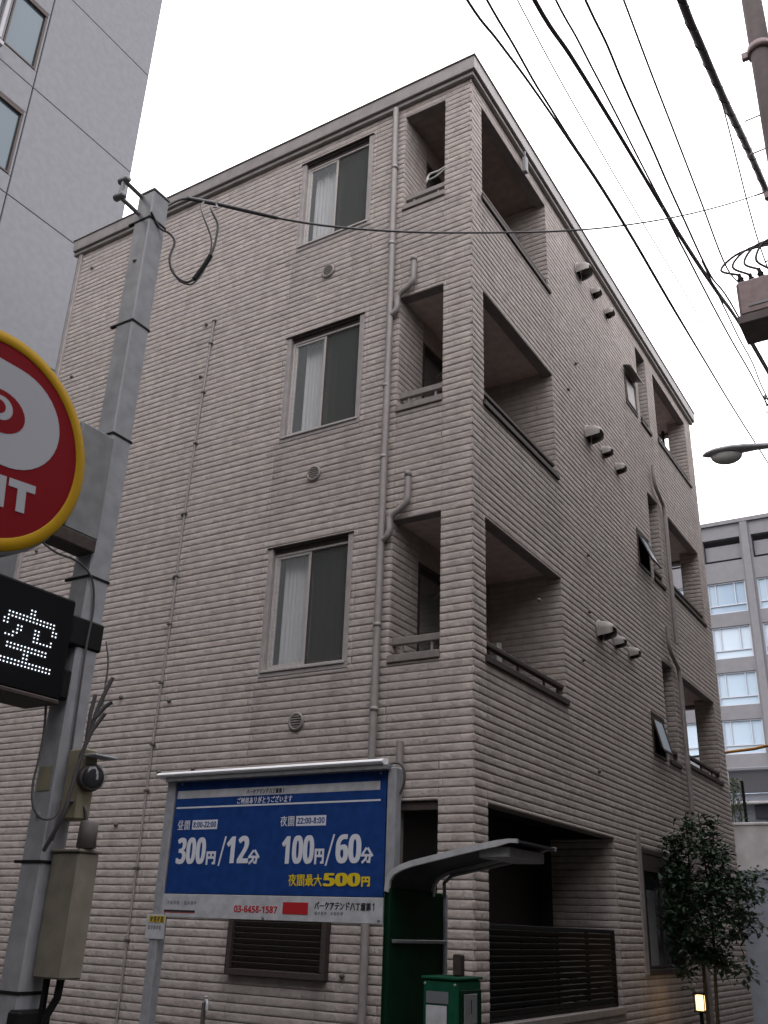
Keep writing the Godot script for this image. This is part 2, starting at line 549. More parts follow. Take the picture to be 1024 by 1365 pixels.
func tiles_mesh(list: Array) -> ArrayMesh:
	var V := PackedVector3Array()
	var N := PackedVector3Array()
	var C := PackedColorArray()
	var I := PackedInt32Array()
	for t in list: tile_into(t, V, N, C, I)
	var arr := []
	arr.resize(Mesh.ARRAY_MAX)
	arr[Mesh.ARRAY_VERTEX] = V
	arr[Mesh.ARRAY_NORMAL] = N
	arr[Mesh.ARRAY_COLOR] = C
	arr[Mesh.ARRAY_INDEX] = I
	var m := ArrayMesh.new()
	m.add_surface_from_arrays(Mesh.PRIMITIVE_TRIANGLES, arr)
	return m

# solid wall of thickness th behind a face, with its openings left free
func wall_core(st: SurfaceTool, f: Face, u0: float, u1: float, y0: float, y1: float, th: float) -> void:
	var cuts := [u0, u1]
	for h in f.holes:
		cuts.append(clampf(h[0], u0, u1)); cuts.append(clampf(h[1], u0, u1))
	cuts.sort()
	for i in cuts.size() - 1:
		var a: float = cuts[i]
		var b: float = cuts[i + 1]
		if b - a < 0.002: continue
		var m := (a + b) / 2
		var spans := [[y0, y1]]
		for h in f.holes:
			if m < h[0] or m > h[1]: continue
			var next := []
			for s in spans:
				if h[3] <= s[0] or h[2] >= s[1]: next.append(s); continue
				if h[2] > s[0]: next.append([s[0], h[2]])
				if h[3] < s[1]: next.append([h[3], s[1]])
			spans = next
		for s in spans:
			var p: Vector3 = f.o + f.u * a + Vector3.UP * s[0] - f.n * th
			var q: Vector3 = f.o + f.u * b + Vector3.UP * s[1]
			box(st, p.min(q), p.max(q))

# ------------------------------------------------------------------ scene
func _ready() -> void:
	rng.seed = 4711
	patches.seed = 9
	patches.frequency = 0.45
	patches.fractal_octaves = 3
	var cam := Camera3D.new()
	cam.name = "camera"
	add_child(cam)
	cam.fov = 56.84
	cam.near = 0.05
	cam.far = 400.0
	cam.position = Vector3(3.906, 1.405, 7.825)
	cam.basis = Basis(Vector3.UP, 0.5647) * Basis(Vector3.RIGHT, 0.4138) * Basis(Vector3.BACK, 0.0373)
	cam.current = true

	var env := Environment.new()
	env.background_mode = Environment.BG_SKY
	var sky := Sky.new()
	var ps := ProceduralSkyMaterial.new()
	ps.sky_top_color = Color(.985, .975, .99)
	ps.sky_horizon_color = Color(.985, .975, .985)
	ps.sky_curve = 0.15
	ps.ground_bottom_color = Color(.12, .12, .12)
	ps.ground_horizon_color = Color(.3, .3, .3)
	ps.sky_energy_multiplier = 1.5
	ps.sun_angle_max = 1.0
	sky.sky_material = ps
	env.sky = sky
	env.tonemap_mode = Environment.TONE_MAPPER_LINEAR
	env.tonemap_exposure = 1.42
	env.sdfgi_enabled = true
	env.ssao_enabled = true
	env.ssil_enabled = true
	var we := WorldEnvironment.new()
	we.name = "world"
	we.environment = env
	add_child(we)
	var sun := DirectionalLight3D.new()
	sun.name = "sun"
	sun.light_color = Color(1, .97, .94)
	sun.light_energy = 0.42
	sun.light_angular_distance = 20.0
	sun.shadow_enabled = true
	add_child(sun)
	sun.look_at_from_position(Vector3(-7, 9, 8), Vector3.ZERO)

	make_materials()
	ground()
	grey_tower()
	far_building()
	low_house()
	lane_houses()
	pale_wall()
	apartment_house()
	utility_pole()
	overhead_wires()
	sign_pole()
	price_board()
	shelter()
	pay_machine()
	small_tree()
	lantern()
	standpipe()

func ground() -> void:
	var road := put("road", bx(Vector3(-80, -0.3, -100), Vector3(80, 0, 100)), M.asphalt)
	tag(road, "dark asphalt ground of the lane and car park", "road", "", "structure")
	var kerb := put("kerb", bx(Vector3(0.02, 0, -40), Vector3(0.32, 0.1, 0.3), .01), M.concrete)
	tag(kerb, "concrete kerb along the foot of the tiled house", "kerb", "", "structure")

# ------------------------------------------------------------------ the tiled house
func face(o: Vector3, u: Vector3, n: Vector3) -> Face:
	var f := Face.new()
	f.o = o; f.u = u; f.n = n
	return f

func apartment_house() -> void:
	apartment = thing("apartment_house", "four-storey beige tiled apartment house with corner balconies", "building")
	var L := face(Vector3.ZERO, Vector3.LEFT, Vector3.BACK)
	var R := face(Vector3.ZERO, Vector3.FORWARD, Vector3.RIGHT)
	var B := face(Vector3(0, 0, -10.08), Vector3.LEFT, Vector3.FORWARD)
	for k in [2, 3, 4]:
		var y: float = k * FH
		L.holes.append([1.428, 2.577, y - 1.885, y - .395])
		L.holes.append([.357, .939, y - 1.895, y - .354])
		R.holes.append([.284, 2.359, y - 1.914, y - .389])
		R.holes.append([7.44, 9.605, y - 1.85, y - .40])
		R.holes.append([5.64, 6.24, y - 1.95, y - 1.33])
		R.holes.append([6.43, 6.99, y - 1.95, y - .39])
		B.holes.append([.357, .939, y - 1.85, y - .40])
	L.holes.append([.355, .79, -.1, 2.48])
	L.holes.append([1.46, 2.62, .95, 1.78])
	R.holes.append([.284, 3.72, .62, 2.472])
	R.holes.append([4.70, 6.30, .99, 2.45])
	var top := 11.235
	var st := mb(); wall_core(st, L, .0, 7.0, 0, top, .13); put("wall", done(st), M.mortar, apartment)
	st = mb(); wall_core(st, R, .13, 10.08, 0, top, .13); put("wall", done(st), M.mortar, apartment)
	st = mb(); wall_core(st, B, .13, 7.0, 0, top, .13); put("wall", done(st), M.wall_plain, apartment)
	put("wall", bx(Vector3(-7.13, 0, -10.08), Vector3(-7.0, top, 0.0)), M.wall_plain, apartment)
	# floors and inner partitions keep every room closed
	for k in [1, 2, 3]:
		put("floor_slab", bx(Vector3(-6.99, k * FH - .09, -9.94), Vector3(-.131, k * FH + .09, -.131)), M.balcony_paint, apartment)
	put("roof", bx(Vector3(-7.10, top - .16, -10.05), Vector3(-.01, top + .02, -.01)), M.balcony_paint, apartment)

	lay_tiles(L, 0, 7.0, 0, top, [.357, .939, 1.38, 2.63, 3.93], .016)
	lay_tiles(R, 0, 10.08, 0, top, [.284, 2.36, 3.72, 4.62, 6.40, 7.2], .016)
	for k in [2, 3, 4]:
		balcony(k)
		far_balcony(k)
		slit(k)
		sliding_window(k, L)
		awning_window(k)
	ground_floor()
	fascia(top)
	downpipes()
	wall_fittings()
	commit_tiles()

func commit_tiles() -> void:
	# the three hundred that show largest become parts of their own
	var eye := Vector3(3.906, 1.405, 7.825)
	var fwd := -(Basis(Vector3.UP, 0.5647) * Basis(Vector3.RIGHT, 0.4138)).z
	var ranked := []
	for i in tiles.size():
		var t: Array = tiles[i]
		var f: Face = t[0]
		var c: Vector3 = f.o + f.u * ((t[1] + t[2]) / 2) + Vector3.UP * ((t[3] + t[4]) / 2)
		var d := eye - c
		var seen: float = max(0.0, f.n.dot(d.normalized())) * (t[2] - t[1]) * (t[4] - t[3]) / d.length_squared()
		if (-d).normalized().dot(fwd) < .85: seen *= 0.02
		if c.x < -1.6 and c.z > -.1 and c.y < 2.6 and c.y > 1.3 : seen *= 0.5
		if f.n.z > .5 and c.x > -1.8 and c.x < -.3 and c.y < 2.7: seen *= 0.1     # behind the price board
		ranked.append([seen, i])
	ranked.sort_custom(func(a, b): return a[0] > b[0])
	var rest := []
	for r in ranked.size():
		var t: Array = tiles[ranked[r][1]]
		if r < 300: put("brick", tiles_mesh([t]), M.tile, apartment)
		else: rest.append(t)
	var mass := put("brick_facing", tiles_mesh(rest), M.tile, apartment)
	mass.set_meta("kind", "stuff")

func ring(st: SurfaceTool, lo: Vector3, hi: Vector3, axis: int, w: float, bevel := 0.003) -> void:
	# a rectangular frame: lo..hi with members of width w, lying across the given axis
	var u := 0 if axis == 2 else 2
	var a := lo; var b := hi
	b.y = lo.y + w; box(st, a, b, bevel)
	a = lo; b = hi; a.y = hi.y - w; box(st, a, b, bevel)
	a = lo; b = hi; a.y += w; b.y -= w; b[u] = lo[u] + w; box(st, a, b, bevel)
	a = lo; b = hi; a.y += w; b.y -= w; a[u] = hi[u] - w; box(st, a, b, bevel)

func curtain_mesh(x0: float, x1: float, y0: float, y1: float, z: float, folds: float, amp: float) -> ArrayMesh:
	var st := mb()
	st.set_smooth_group(0)
	var n := 60
	for i in n:
		var a := float(i) / n
		var b := float(i + 1) / n
		var za := z + sin(a * TAU * folds) * amp + sin(a * TAU * folds * .37 + 1.0) * amp * .6
		var zb := z + sin(b * TAU * folds) * amp + sin(b * TAU * folds * .37 + 1.0) * amp * .6
		quad(st, Vector3(lerpf(x0, x1, a), y0, za), Vector3(lerpf(x0, x1, b), y0, zb), Vector3(lerpf(x0, x1, b), y1, zb), Vector3(lerpf(x0, x1, a), y1, za))
	return done(st)

func sliding_window(k: int, f: Face) -> void:
	var y0: float = k * FH - 1.885
	var y1: float = k * FH - .395
	var x0 := -2.577
	var x1 := -1.428
	var st := mb()
	box(st, Vector3(x0, y0, -.12), Vector3(x1, y0 + .062, .012), .004)
	box(st, Vector3(x0, y0 + .0625, -.12), Vector3(x0 + .062, y1 - .002, .012), .004)
	box(st, Vector3(x1 - .062, y0 + .0625, -.12), Vector3(x1, y1 - .002, .012), .004)
	var win := put("window", done(st), M.trim, apartment)
	# drip cap and sill
	put("drip_cap", bx(Vector3(x0 - .012, y1 - .004, -.01), Vector3(x1 + .012, y1 + .012, .03), .003), M.bronze, win)
	put("header", bx(Vector3(x0 + .0625, y1 - .066, -.125), Vector3(x1 - .0625, y1 - .004, -.035), .003), M.bronze, win)
	put("sill", bx(Vector3(x0 + .03, y0 + .05, -.05), Vector3(x1 - .03, y0 + .078, .03), .004), M.frame, win)
	st = mb()
	ring(st, Vector3(x0 + .064, y0 + .08, -.105), Vector3(x1 - .064, y1 - .064, -.04), 2, .028, .003)
	put("frame", done(st), M.frame, win)
	var mid := -2.035
	var ya := y0 + .108
	var yb := y1 - .092
	st = mb()
	ring(st, Vector3(x0 + .093, ya, -.078), Vector3(mid + .02, yb, -.05), 2, .034, .003)
	put("sash", done(st), M.frame, win)
	st = mb()
	ring(st, Vector3(mid - .02, ya, -.108), Vector3(x1 - .093, yb, -.082), 2, .034, .003)
	put("sash", done(st), M.frame, win)
	put("pane", bx(Vector3(x0 + .125, ya + .03, -.067), Vector3(mid - .012, yb - .03, -.062)), M.glass, win)
	put("pane", bx(Vector3(mid + .012, ya + .03, -.098), Vector3(x1 - .125, yb - .03, -.093)), M.glass, win)
	st = mb()
	ring(st, Vector3(mid + .022, ya, -.066), Vector3(x1 - .093, yb, -.052), 2, .018, .002)
	put("screen_frame", done(st), M.bronze, win)
	put("insect_screen", bx(Vector3(mid + .038, ya + .016, -.060), Vector3(x1 - .11, yb - .016, -.058)), M.screen, win)
	# curtains differ from floor to floor
	var cl: float = [0, 0, -2.462, -2.40, -2.468][k]
	var cr: float = [0, 0, -2.07, -2.03, -2.04][k]
	put("curtain", curtain_mesh(cl, cr, y0 + .1, y1 - ([0, 0, .05, .06, .12][k] as float), -.19, 7.0, .012), M.curtain, win)
	put("curtain", curtain_mesh(-2.48, -2.0, y0 + .1, y1 - .06, -.30, 9.0, .01), M.lace, win)
	if k != 3:
		put("curtain", curtain_mesh(-2.02, -1.52, y0 + .1, y1 - .07, -.24, 4.0, .014), M.room, win)
	# the room behind, closed on every side
	st = mb()
	for b in [[Vector3(-3.0, y0 - .3, -1.7), Vector3(-1.12, y1 + .2, -1.6)], [Vector3(-3.1, y0 - .3, -1.7), Vector3(-3.0, y1 + .2, -.132)], [Vector3(-1.2, y0 - .3, -1.6), Vector3(-1.12, y1 + .2, -.132)],
			[Vector3(-3.0, y1 + .1, -1.6), Vector3(-1.2, y1 + .2, -.132)], [Vector3(-3.0, y0 - .3, -1.6), Vector3(-1.2, y0 - .2, -.132)]]:
		box(st, b[0], b[1])
	put("room", done(st), M.room, apartment)

func balcony(k: int) -> void:
	var y: float = k * FH
	var ceil_y := y - .325
	var floor_y := y - 2.72
	var b := put("balcony", bx(Vector3(-1.2, floor_y - .03, -2.5), Vector3(-.131, floor_y, -.131)), M.ceiling_paint, apartment)
	put("ceiling", bx(Vector3(-1.2, ceil_y, -2.5), Vector3(-.131, ceil_y + .05, -.131)), M.ceiling_paint, b)
	# inner wall with the terrace door, end wall
	put("inner_wall", bx(Vector3(-1.08, floor_y, -.56), Vector3(-.9405, ceil_y, -.131)), M.balcony_paint, b)
	put("inner_wall", bx(Vector3(-1.08, floor_y, -2.5), Vector3(-.9405, ceil_y, -2.0)), M.balcony_paint, b)
	put("inner_wall", bx(Vector3(-1.08, y - .62, -2.0), Vector3(-.9405, ceil_y, -.56)), M.balcony_paint, b)
	put("end_wall", bx(Vector3(-.9405, floor_y, -2.5), Vector3(-.131, ceil_y, -2.3605)), M.balcony_paint, b)
	var st := mb()
	ring(st, Vector3(-1.03, floor_y + .05, -2.0), Vector3(-.934, y - .62, -.56), 0, .05)
	box(st, Vector3(-1.02, floor_y + .1, -1.31), Vector3(-.965, y - .67, -1.25), .003)
	put("terrace_door", done(st), M.bronze, b)
	put("pane", bx(Vector3(-1.0, floor_y + .1, -1.95), Vector3(-.994, y - .67, -.61)), M.glass, b)
	put("room", bx(Vector3(-1.4, floor_y, -2.1), Vector3(-1.19, y - .5, -.45)), M.dark_room, b)
	# tiles on the reveals
	var f := face(Vector3(-.9385, 0, 0), Vector3.FORWARD, Vector3.RIGHT)
	lay_tiles(f, 0.002, .555, y - 1.9, ceil_y, [])
	f = face(Vector3(0, 0, -2.3585), Vector3.LEFT, Vector3.BACK)
	lay_tiles(f, -.002, .95, y - 1.92, ceil_y, [])
	# parapet caps
	var cap := put("sill", bx(Vector3(-.943, y - 1.895, -.15), Vector3(-.352, y - 1.818, .03), .006), M.sill, apartment)
	cap = put("sill", bx(Vector3(-.15, y - 1.914, -2.40), Vector3(.034, y - 1.845, -.25), .006), M.bronze, apartment)
	# hand rails on short posts
	st = mb()
	box(st, Vector3(-.95, y - 1.70, -.10), Vector3(-.30, y - 1.625, -.045), .008)
	for x in [-.48, -.82]: box(st, Vector3(x - .012, y - 1.82, -.085), Vector3(x + .012, y - 1.70, -.06), .003)
	put("hand_rail", done(st), M.sill, apartment)
	st = mb()
	box(st, Vector3(-.085, y - 1.735, -2.374), Vector3(-.02, y - 1.675, -.16), .012)
	for z in [-.45, -1.15, -1.85, -2.25]: box(st, Vector3(-.065, y - 1.846, z - .014), Vector3(-.04, y - 1.735, z + .014), .003)
	put("hand_rail", done(st), M.bronze, apartment)
	# clothes-pole bracket on the inner wall
	st = mb()
	var q := [Vector3(-.95, y - .95, -.9), Vector3(-.72, y - .82, -.9), Vector3(-.55, y - .80, -.9)]
	tube(st, q, .012, 6)
	lathe(st, Vector3(-.55, y - .80, -.9), Vector3.FORWARD, [[.03, -.012], [.045, -.012], [.045, .012], [.03, .012], [.03, -.012]], 12)
	put("clothes_pole_bracket", done(st), M.hood, apartment)
	if k == 4:
		st = mb()
		tube(st, smooth([Vector3(-.64, y - 1.52, -.05), Vector3(-.60, y - 1.42, -.05), Vector3(-.48, y - 1.41, -.06), Vector3(-.36, y - 1.38, -.06)]), .014, 6)
		tube(st, smooth([Vector3(-.63, y - 1.50, -.05), Vector3(-.50, y - 1.50, -.04), Vector3(-.36, y - 1.42, -.05)]), .011, 6)
		put("clothes_hanger", done(st), M.porcelain, apartment)
		st = mb()
		box(st, Vector3(.055, y - .53, -1.52), Vector3(.115, y - .26, -1.44), .012)
		tube(st, [Vector3(.085, y - .27, -1.48), Vector3(.085, y - .15, -1.48)], .012, 6)
		put("hanging_pole_holder", done(st), M.sign_side, apartment)
	if k == 2:
		st = mb()
		tube(st, [Vector3(-.55, y - 1.9, -1.75), Vector3(-.55, y - 1.28, -1.75)], .04, 10)
		put("drain_pipe", done(st), M.porcelain, apartment)

func far_balcony(k: int) -> void:
	var y: float = k * FH
	var ceil_y := y - .34
	var floor_y := y - 2.72
	var b := put("balcony", bx(Vector3(-1.2, floor_y - .03, -9.945), Vector3(-.131, floor_y, -7.1)), M.ceiling_paint, apartment)
	put("ceiling", bx(Vector3(-1.2, ceil_y, -9.945), Vector3(-.131, ceil_y + .05, -7.1)), M.ceiling_paint, b)
	put("inner_wall", bx(Vector3(-1.08, floor_y, -9.945), Vector3(-.95, ceil_y, -7.1)), M.balcony_paint, b)
	put("end_wall", bx(Vector3(-.95, floor_y, -7.41), Vector3(-.131, ceil_y, -7.3)), M.balcony_paint, b)
	var f := face(Vector3(-.002, 0, -9.607), Vector3.LEFT, Vector3.BACK)
	lay_tiles(f, 0.0, .34, y - 1.85, ceil_y, [])
	put("pillar", bx(Vector3(-.34, y - 1.9, -9.945), Vector3(-.1315, ceil_y, -9.6075)), M.mortar, b)
	put("sill", bx(Vector3(-.15, y - 1.85, -9.64), Vector3(.034, y - 1.785, -7.41), .006), M.bronze, apartment)
	put("sill", bx(Vector3(-.943, y - 1.85, -10.1), Vector3(-.352, y - 1.785, -9.94), .006), M.sill, apartment)
	var st := mb()
	box(st, Vector3(-.085, y - 1.675, -9.606), Vector3(-.02, y - 1.615, -7.44), .012)
	for z in [-7.75, -8.45, -9.15]: box(st, Vector3(-.065, y - 1.786, z - .014), Vector3(-.04, y - 1.675, z + .014), .003)
	put("hand_rail", done(st), M.bronze, apartment)
	if k == 4:
		st = mb()
		tube(st, [Vector3(-.5, y - 1.2, -9.85), Vector3(-.5, y - .9, -9.85), Vector3(-.5, y - .34, -9.85)], .03, 8)
		box(st, Vector3(-.62, y - 1.55, -9.9), Vector3(-.42, y - 1.2, -9.82), .02)
		put("clothes_pole_bracket", done(st), M.bronze, apartment)

func slit(k: int) -> void:
	var y: float = k * FH
	var st := mb()
	for b in [[Vector3(-.9, y - 2.0, -7.09), Vector3(-.131, y - .3, -6.992)], [Vector3(-.9, y - 2.0, -6.43), Vector3(-.131, y - .3, -6.33)], [Vector3(-1.0, y - 2.0, -7.09), Vector3(-.9, y - .3, -6.33)],
			[Vector3(-.9, y - .385, -6.992), Vector3(-.131, y - .3, -6.43)], [Vector3(-.9, y - 2.05, -6.992), Vector3(-.131, y - 1.955, -6.43)]]:
		box(st, b[0], b[1])
	put("light_well", done(st), M.mortar, apartment)
	var f := face(Vector3(-.002, 0, -6.994), Vector3.LEFT, Vector3.BACK)
	lay_tiles(f, 0.0, .85, y - 1.95, y - .39, [])
	put("sill", bx(Vector3(-.13, y - 1.95, -7.0), Vector3(.036, y - 1.885, -6.42), .006), M.bronze, apartment)
	st = mb()
	box(st, Vector3(-.08, y - 1.76, -6.99), Vector3(-.02, y - 1.70, -6.43), .01)
	put("hand_rail", done(st), M.bronze, apartment)

func awning_window(k: int) -> void:
	var y0: float = k * FH - 1.95
	var y1: float = k * FH - 1.33
	var z0 := -6.24
	var z1 := -5.64
	var st := mb()
	ring(st, Vector3(-.11, y0, z0), Vector3(.02, y1, z1), 0, .045, .004)
	var win := put("window", done(st), M.bronze, apartment)
	st = mb()
	for b in [[Vector3(-.6, y0 - .1, z0 - .1), Vector3(-.5, y1 + .1, z1 + .1)], [Vector3(-.5, y0 - .1, z0 - .1), Vector3(-.132, y1 + .1, z0)], [Vector3(-.5, y0 - .1, z1), Vector3(-.132, y1 + .1, z1 + .1)],
			[Vector3(-.5, y1, z0), Vector3(-.132, y1 + .1, z1)], [Vector3(-.5, y0 - .1, z0), Vector3(-.132, y0, z1)]]:
		box(st, b[0], b[1])
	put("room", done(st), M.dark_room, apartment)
	# the sash is hinged at the top and stands open
	var open := deg_to_rad([0, 0, 14, 22, 2][k])
	var hinge := Vector3(.0, y1 - .05, (z0 + z1) / 2)
	var turn := Basis(Vector3.BACK, open)
	st = mb()
	var h := y1 - y0 - .1
	var w := (z1 - z0) / 2 - .05
	for b in [[Vector3(-.012, -.035, -w), Vector3(.012, 0, w)], [Vector3(-.012, -h, -w), Vector3(.012, -h + .035, w)], [Vector3(-.012, -h, -w), Vector3(.012, 0, -w + .035)], [Vector3(-.012, -h, w - .035), Vector3(.012, 0, w)]]:
		var c: Vector3 = (b[0] + b[1]) / 2.0
		var e: Vector3 = (b[1] - b[0]) / 2.0
		var m := hinge + turn * c
		box(st, m - e, m + e, .003, turn)
	put("sash", done(st), M.bronze, win)
	st = mb()
	var m2 := hinge + turn * Vector3(0, -h / 2, 0)
	var e2 := Vector3(.003, h / 2 - .03, w - .03)
	box(st, m2 - e2, m2 + e2, 0, turn)
	put("pane", done(st), M.trim if k == 4 else M.far_glass, win)
	# rain hood over the window
	st = mb()
	var prof := PackedVector2Array()
	for i in 9: prof.append(Vector2(cos(PI * .5 * i / 8) * .16, sin(PI * .5 * i / 8) * .10))
	prof.append(Vector2(0, .085))
	for i in range(8, -1, -1): prof.append(Vector2(cos(PI * .5 * i / 8) * .148, sin(PI * .5 * i / 8) * .086 - .002))
	if k == 4: prism(st, prof, Vector3(.0, y1 + .0, z1 + .02), Vector3.RIGHT, Vector3.UP, -.0, -.64)
	if k == 4: put("rain_hood", done(st), M.hood, win)

func ground_floor() -> void:
	# the recessed entrance behind the corner pillar
	var st := mb()
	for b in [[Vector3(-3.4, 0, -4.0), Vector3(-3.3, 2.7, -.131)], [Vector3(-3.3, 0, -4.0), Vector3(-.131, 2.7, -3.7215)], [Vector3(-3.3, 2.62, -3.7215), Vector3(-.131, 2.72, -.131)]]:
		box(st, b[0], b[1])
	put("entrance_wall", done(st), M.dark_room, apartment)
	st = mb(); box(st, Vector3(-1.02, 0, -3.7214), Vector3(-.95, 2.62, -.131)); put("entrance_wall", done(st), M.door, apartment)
	var f := face(Vector3(-.002, 0, -3.722), Vector3.LEFT, Vector3.BACK)
	f.o = Vector3(-.002, 0, -3.7195)
	lay_tiles(f, 0.0, .8, .62, 2.47, [])
	put("lintel", bx(Vector3(-.80, 2.40, -.10), Vector3(-.345, 2.478, -.02), .004), M.bronze, apartment)
	put("sill", bx(Vector3(-.14, .62, -3.73), Vector3(.035, .69, -.27), .006), M.sill, apartment)
	# louvred screen, one slat after another
	st = mb()
	ring(st, Vector3(-.09, .69, -3.70), Vector3(-.05, 1.47, -.30), 0, .04)
	for z in [-1.15, -2.0, -2.85]: box(st, Vector3(-.09, .73, z - .015), Vector3(-.055, 1.43, z + .015))
	var scr := put("louvred_screen", done(st), M.black, apartment)
	for i in 13:
		var y := .745 + i * .0535
		st = mb()
		var turn := Basis(Vector3.BACK, deg_to_rad(-24))
		var c := Vector3(-.046, y + .015, -2.0)
		box(st, c - Vector3(.004, .025, 1.66), c + Vector3(.004, .025, 1.66), .001, turn)
		put("slat", done(st), M.screen_slat, scr)
	# ground-floor window
	st = mb()
	ring(st, Vector3(-.11, .99, -6.30), Vector3(.02, 2.45, -4.70), 0, .06, .004)
	box(st, Vector3(-.10, 2.18, -6.24), Vector3(.014, 2.39, -4.76), .004)
	var win := put("window", done(st), M.bronze, apartment)
	st = mb()
	ring(st, Vector3(-.09, 1.05, -6.24), Vector3(-.05, 2.18, -5.47), 0, .035)
	put("sash", done(st), M.bronze, win)
	st = mb()
	ring(st, Vector3(-.05, 1.05, -5.52), Vector3(-.02, 2.18, -4.76), 0, .035)
	put("sash", done(st), M.bronze, win)
	put("pane", bx(Vector3(-.072, 1.08, -6.21), Vector3(-.067, 2.15, -5.5)), M.dark_glass, win)
	put("pane", bx(Vector3(-.037, 1.08, -5.49), Vector3(-.032, 2.15, -4.79)), M.dark_glass, win)
	put("blind", bx(Vector3(-.17, 1.06, -5.80), Vector3(-.16, 1.98, -5.40)), M.curtain, win)
	st = mb()
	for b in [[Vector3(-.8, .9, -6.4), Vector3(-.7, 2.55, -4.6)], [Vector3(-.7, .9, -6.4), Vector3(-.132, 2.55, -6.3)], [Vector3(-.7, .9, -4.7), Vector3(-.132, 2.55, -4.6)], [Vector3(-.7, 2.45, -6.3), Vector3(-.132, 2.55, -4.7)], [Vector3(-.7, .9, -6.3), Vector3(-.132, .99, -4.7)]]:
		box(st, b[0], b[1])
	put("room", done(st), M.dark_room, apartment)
	put("window_trim", bx(Vector3(.0, .99, -4.70), Vector3(.022, 2.62, -4.56), .004), M.trim, apartment)
	# exhaust louvre under the price board
	st = mb()
	ring(st, Vector3(-2.62, .95, -.11), Vector3(-1.46, 1.78, .075), 2, .055, .004)
	var vent := put("exhaust_louvre", done(st), M.bronze, apartment)
	put("back_plate", bx(Vector3(-2.565, 1.005, -.11), Vector3(-1.515, 1.725, -.10)), M.black, vent)
	for i in 14:
		var y := 1.03 + i * .051
		st = mb()
		var c := Vector3(-2.04, y + .01, .03)
		var turn := Basis(Vector3.RIGHT, deg_to_rad(32))
		box(st, c - Vector3(.52, .026, .003), c + Vector3(.52, .026, .003), .001, turn)
		put("slat", done(st), M.bronze, vent)
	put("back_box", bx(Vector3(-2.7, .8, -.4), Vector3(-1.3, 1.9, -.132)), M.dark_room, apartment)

func fascia(top: float) -> void:
	# two stepped metal bands round the roof edge, mitred at the corner by overlapping ends
	put("fascia", bx(Vector3(-7.16, top + .041, -.0), Vector3(.10, top + .245, .10), .006), M.fascia, apartment)
	put("fascia", bx(Vector3(.0, top + .041, -10.18), Vector3(.10, top + .245, -.002), .006), M.fascia, apartment)
	put("fascia", bx(Vector3(-7.16, top - .02, -.0), Vector3(.062, top + .040, .062), .004), M.fascia_low, apartment)
	put("fascia", bx(Vector3(.0, top - .02, -10.14), Vector3(.062, top + .040, -.002), .004), M.fascia_low, apartment)
	put("coping", bx(Vector3(-7.18, top + .246, -.25), Vector3(.118, top + .262, .118), .004), M.fascia_low, apartment)
	put("coping", bx(Vector3(-.2, top + .246, -10.2), Vector3(.118, top + .262, -.252), .004), M.fascia_low, apartment)
	put("parapet", bx(Vector3(-7.1, top + .02, -10.1), Vector3(-.02, top + .245, -9.9)), M.fascia_low, apartment)
	put("parapet", bx(Vector3(-7.16, top + .02, -9.9), Vector3(-7.0, top + .245, -.01)), M.fascia_low, apartment)
	put("corner_trim", bx(Vector3(-7.06, 0, -.02), Vector3(-6.985, top - .001, .04), .008), M.pipe, apartment)

func downpipes() -> void:
	var z := .065
	var pts := [Vector3(-1.055, 11.21, z), Vector3(-1.035, 8.6, z), Vector3(-1.03, 7.96, z), Vector3(-1.035, 5.8, z), Vector3(-1.035, 5.15, z), Vector3(-1.045, 3.0, z), Vector3(-1.045, .05, z)]
	var st := mb()
	tube(st, pts, .038, 12)
	for y in [10.2, 9.0, 7.0, 6.1, 4.2, 3.35, 2.2]: lathe(st, Vector3(-1.04, y, z), Vector3.UP, [[.038, -.02], [.043, -.02], [.043, .02], [.038, .02]], 12)
	put("downpipe", done(st), M.pipe, apartment)
	# branches that drain the balconies
	for y in [8.28, 5.45]:
		st = mb()
		tube(st, smooth([Vector3(-.725, y + .37, z), Vector3(-.725, y + .16, z), Vector3(-.735, y + .06, z), Vector3(-.80, y - .005, z), Vector3(-.885, y - .05, z), Vector3(-.925, y - .09, z), Vector3(-.935, y - .16, z), Vector3(-.937, y - .24, z), Vector3(-.965, y - .30, z), Vector3(-1.03, y - .335, z)], 4), .036, 10)
		lathe(st, Vector3(-.725, y + .37, z), Vector3.UP, [[.0, .03], [.036, .03], [.04, .02], [.04, -.03], [.033, -.03]], 12)
		put("drain_branch", done(st), M.pipe, apartment)
	st = mb()
	tube(st, [Vector3(-.735, 3.02, z), Vector3(-.735, 2.48, z)], .036, 10)
	put("drain_branch", done(st), M.pipe, apartment)
	# on the lane side
	st = mb()
	tube(st, [Vector3(.065, 5.75, -7.2), Vector3(.065, 8.1, -7.2)], .036, 10)
	tube(st, smooth([Vector3(.065, 8.75, -6.72), Vector3(.065, 8.5, -6.72), Vector3(.065, 8.38, -6.78), Vector3(.065, 8.26, -7.0), Vector3(.065, 8.18, -7.16), Vector3(.065, 8.0, -7.2)], 4), .033, 10)
	put("drain_branch", done(st), M.pipe, apartment)
	st = mb()
	tube(st, smooth([Vector3(.065, 5.9, -6.72), Vector3(.065, 5.65, -6.72), Vector3(.065, 5.53, -6.78), Vector3(.065, 5.41, -7.0), Vector3(.065, 5.33, -7.16), Vector3(.065, 5.1, -7.2)], 4), .033, 10)
	tube(st, [Vector3(.065, 5.12, -7.2), Vector3(.065, .05, -7.2)], .036, 10)
	put("downpipe", done(st), M.pipe, apartment)

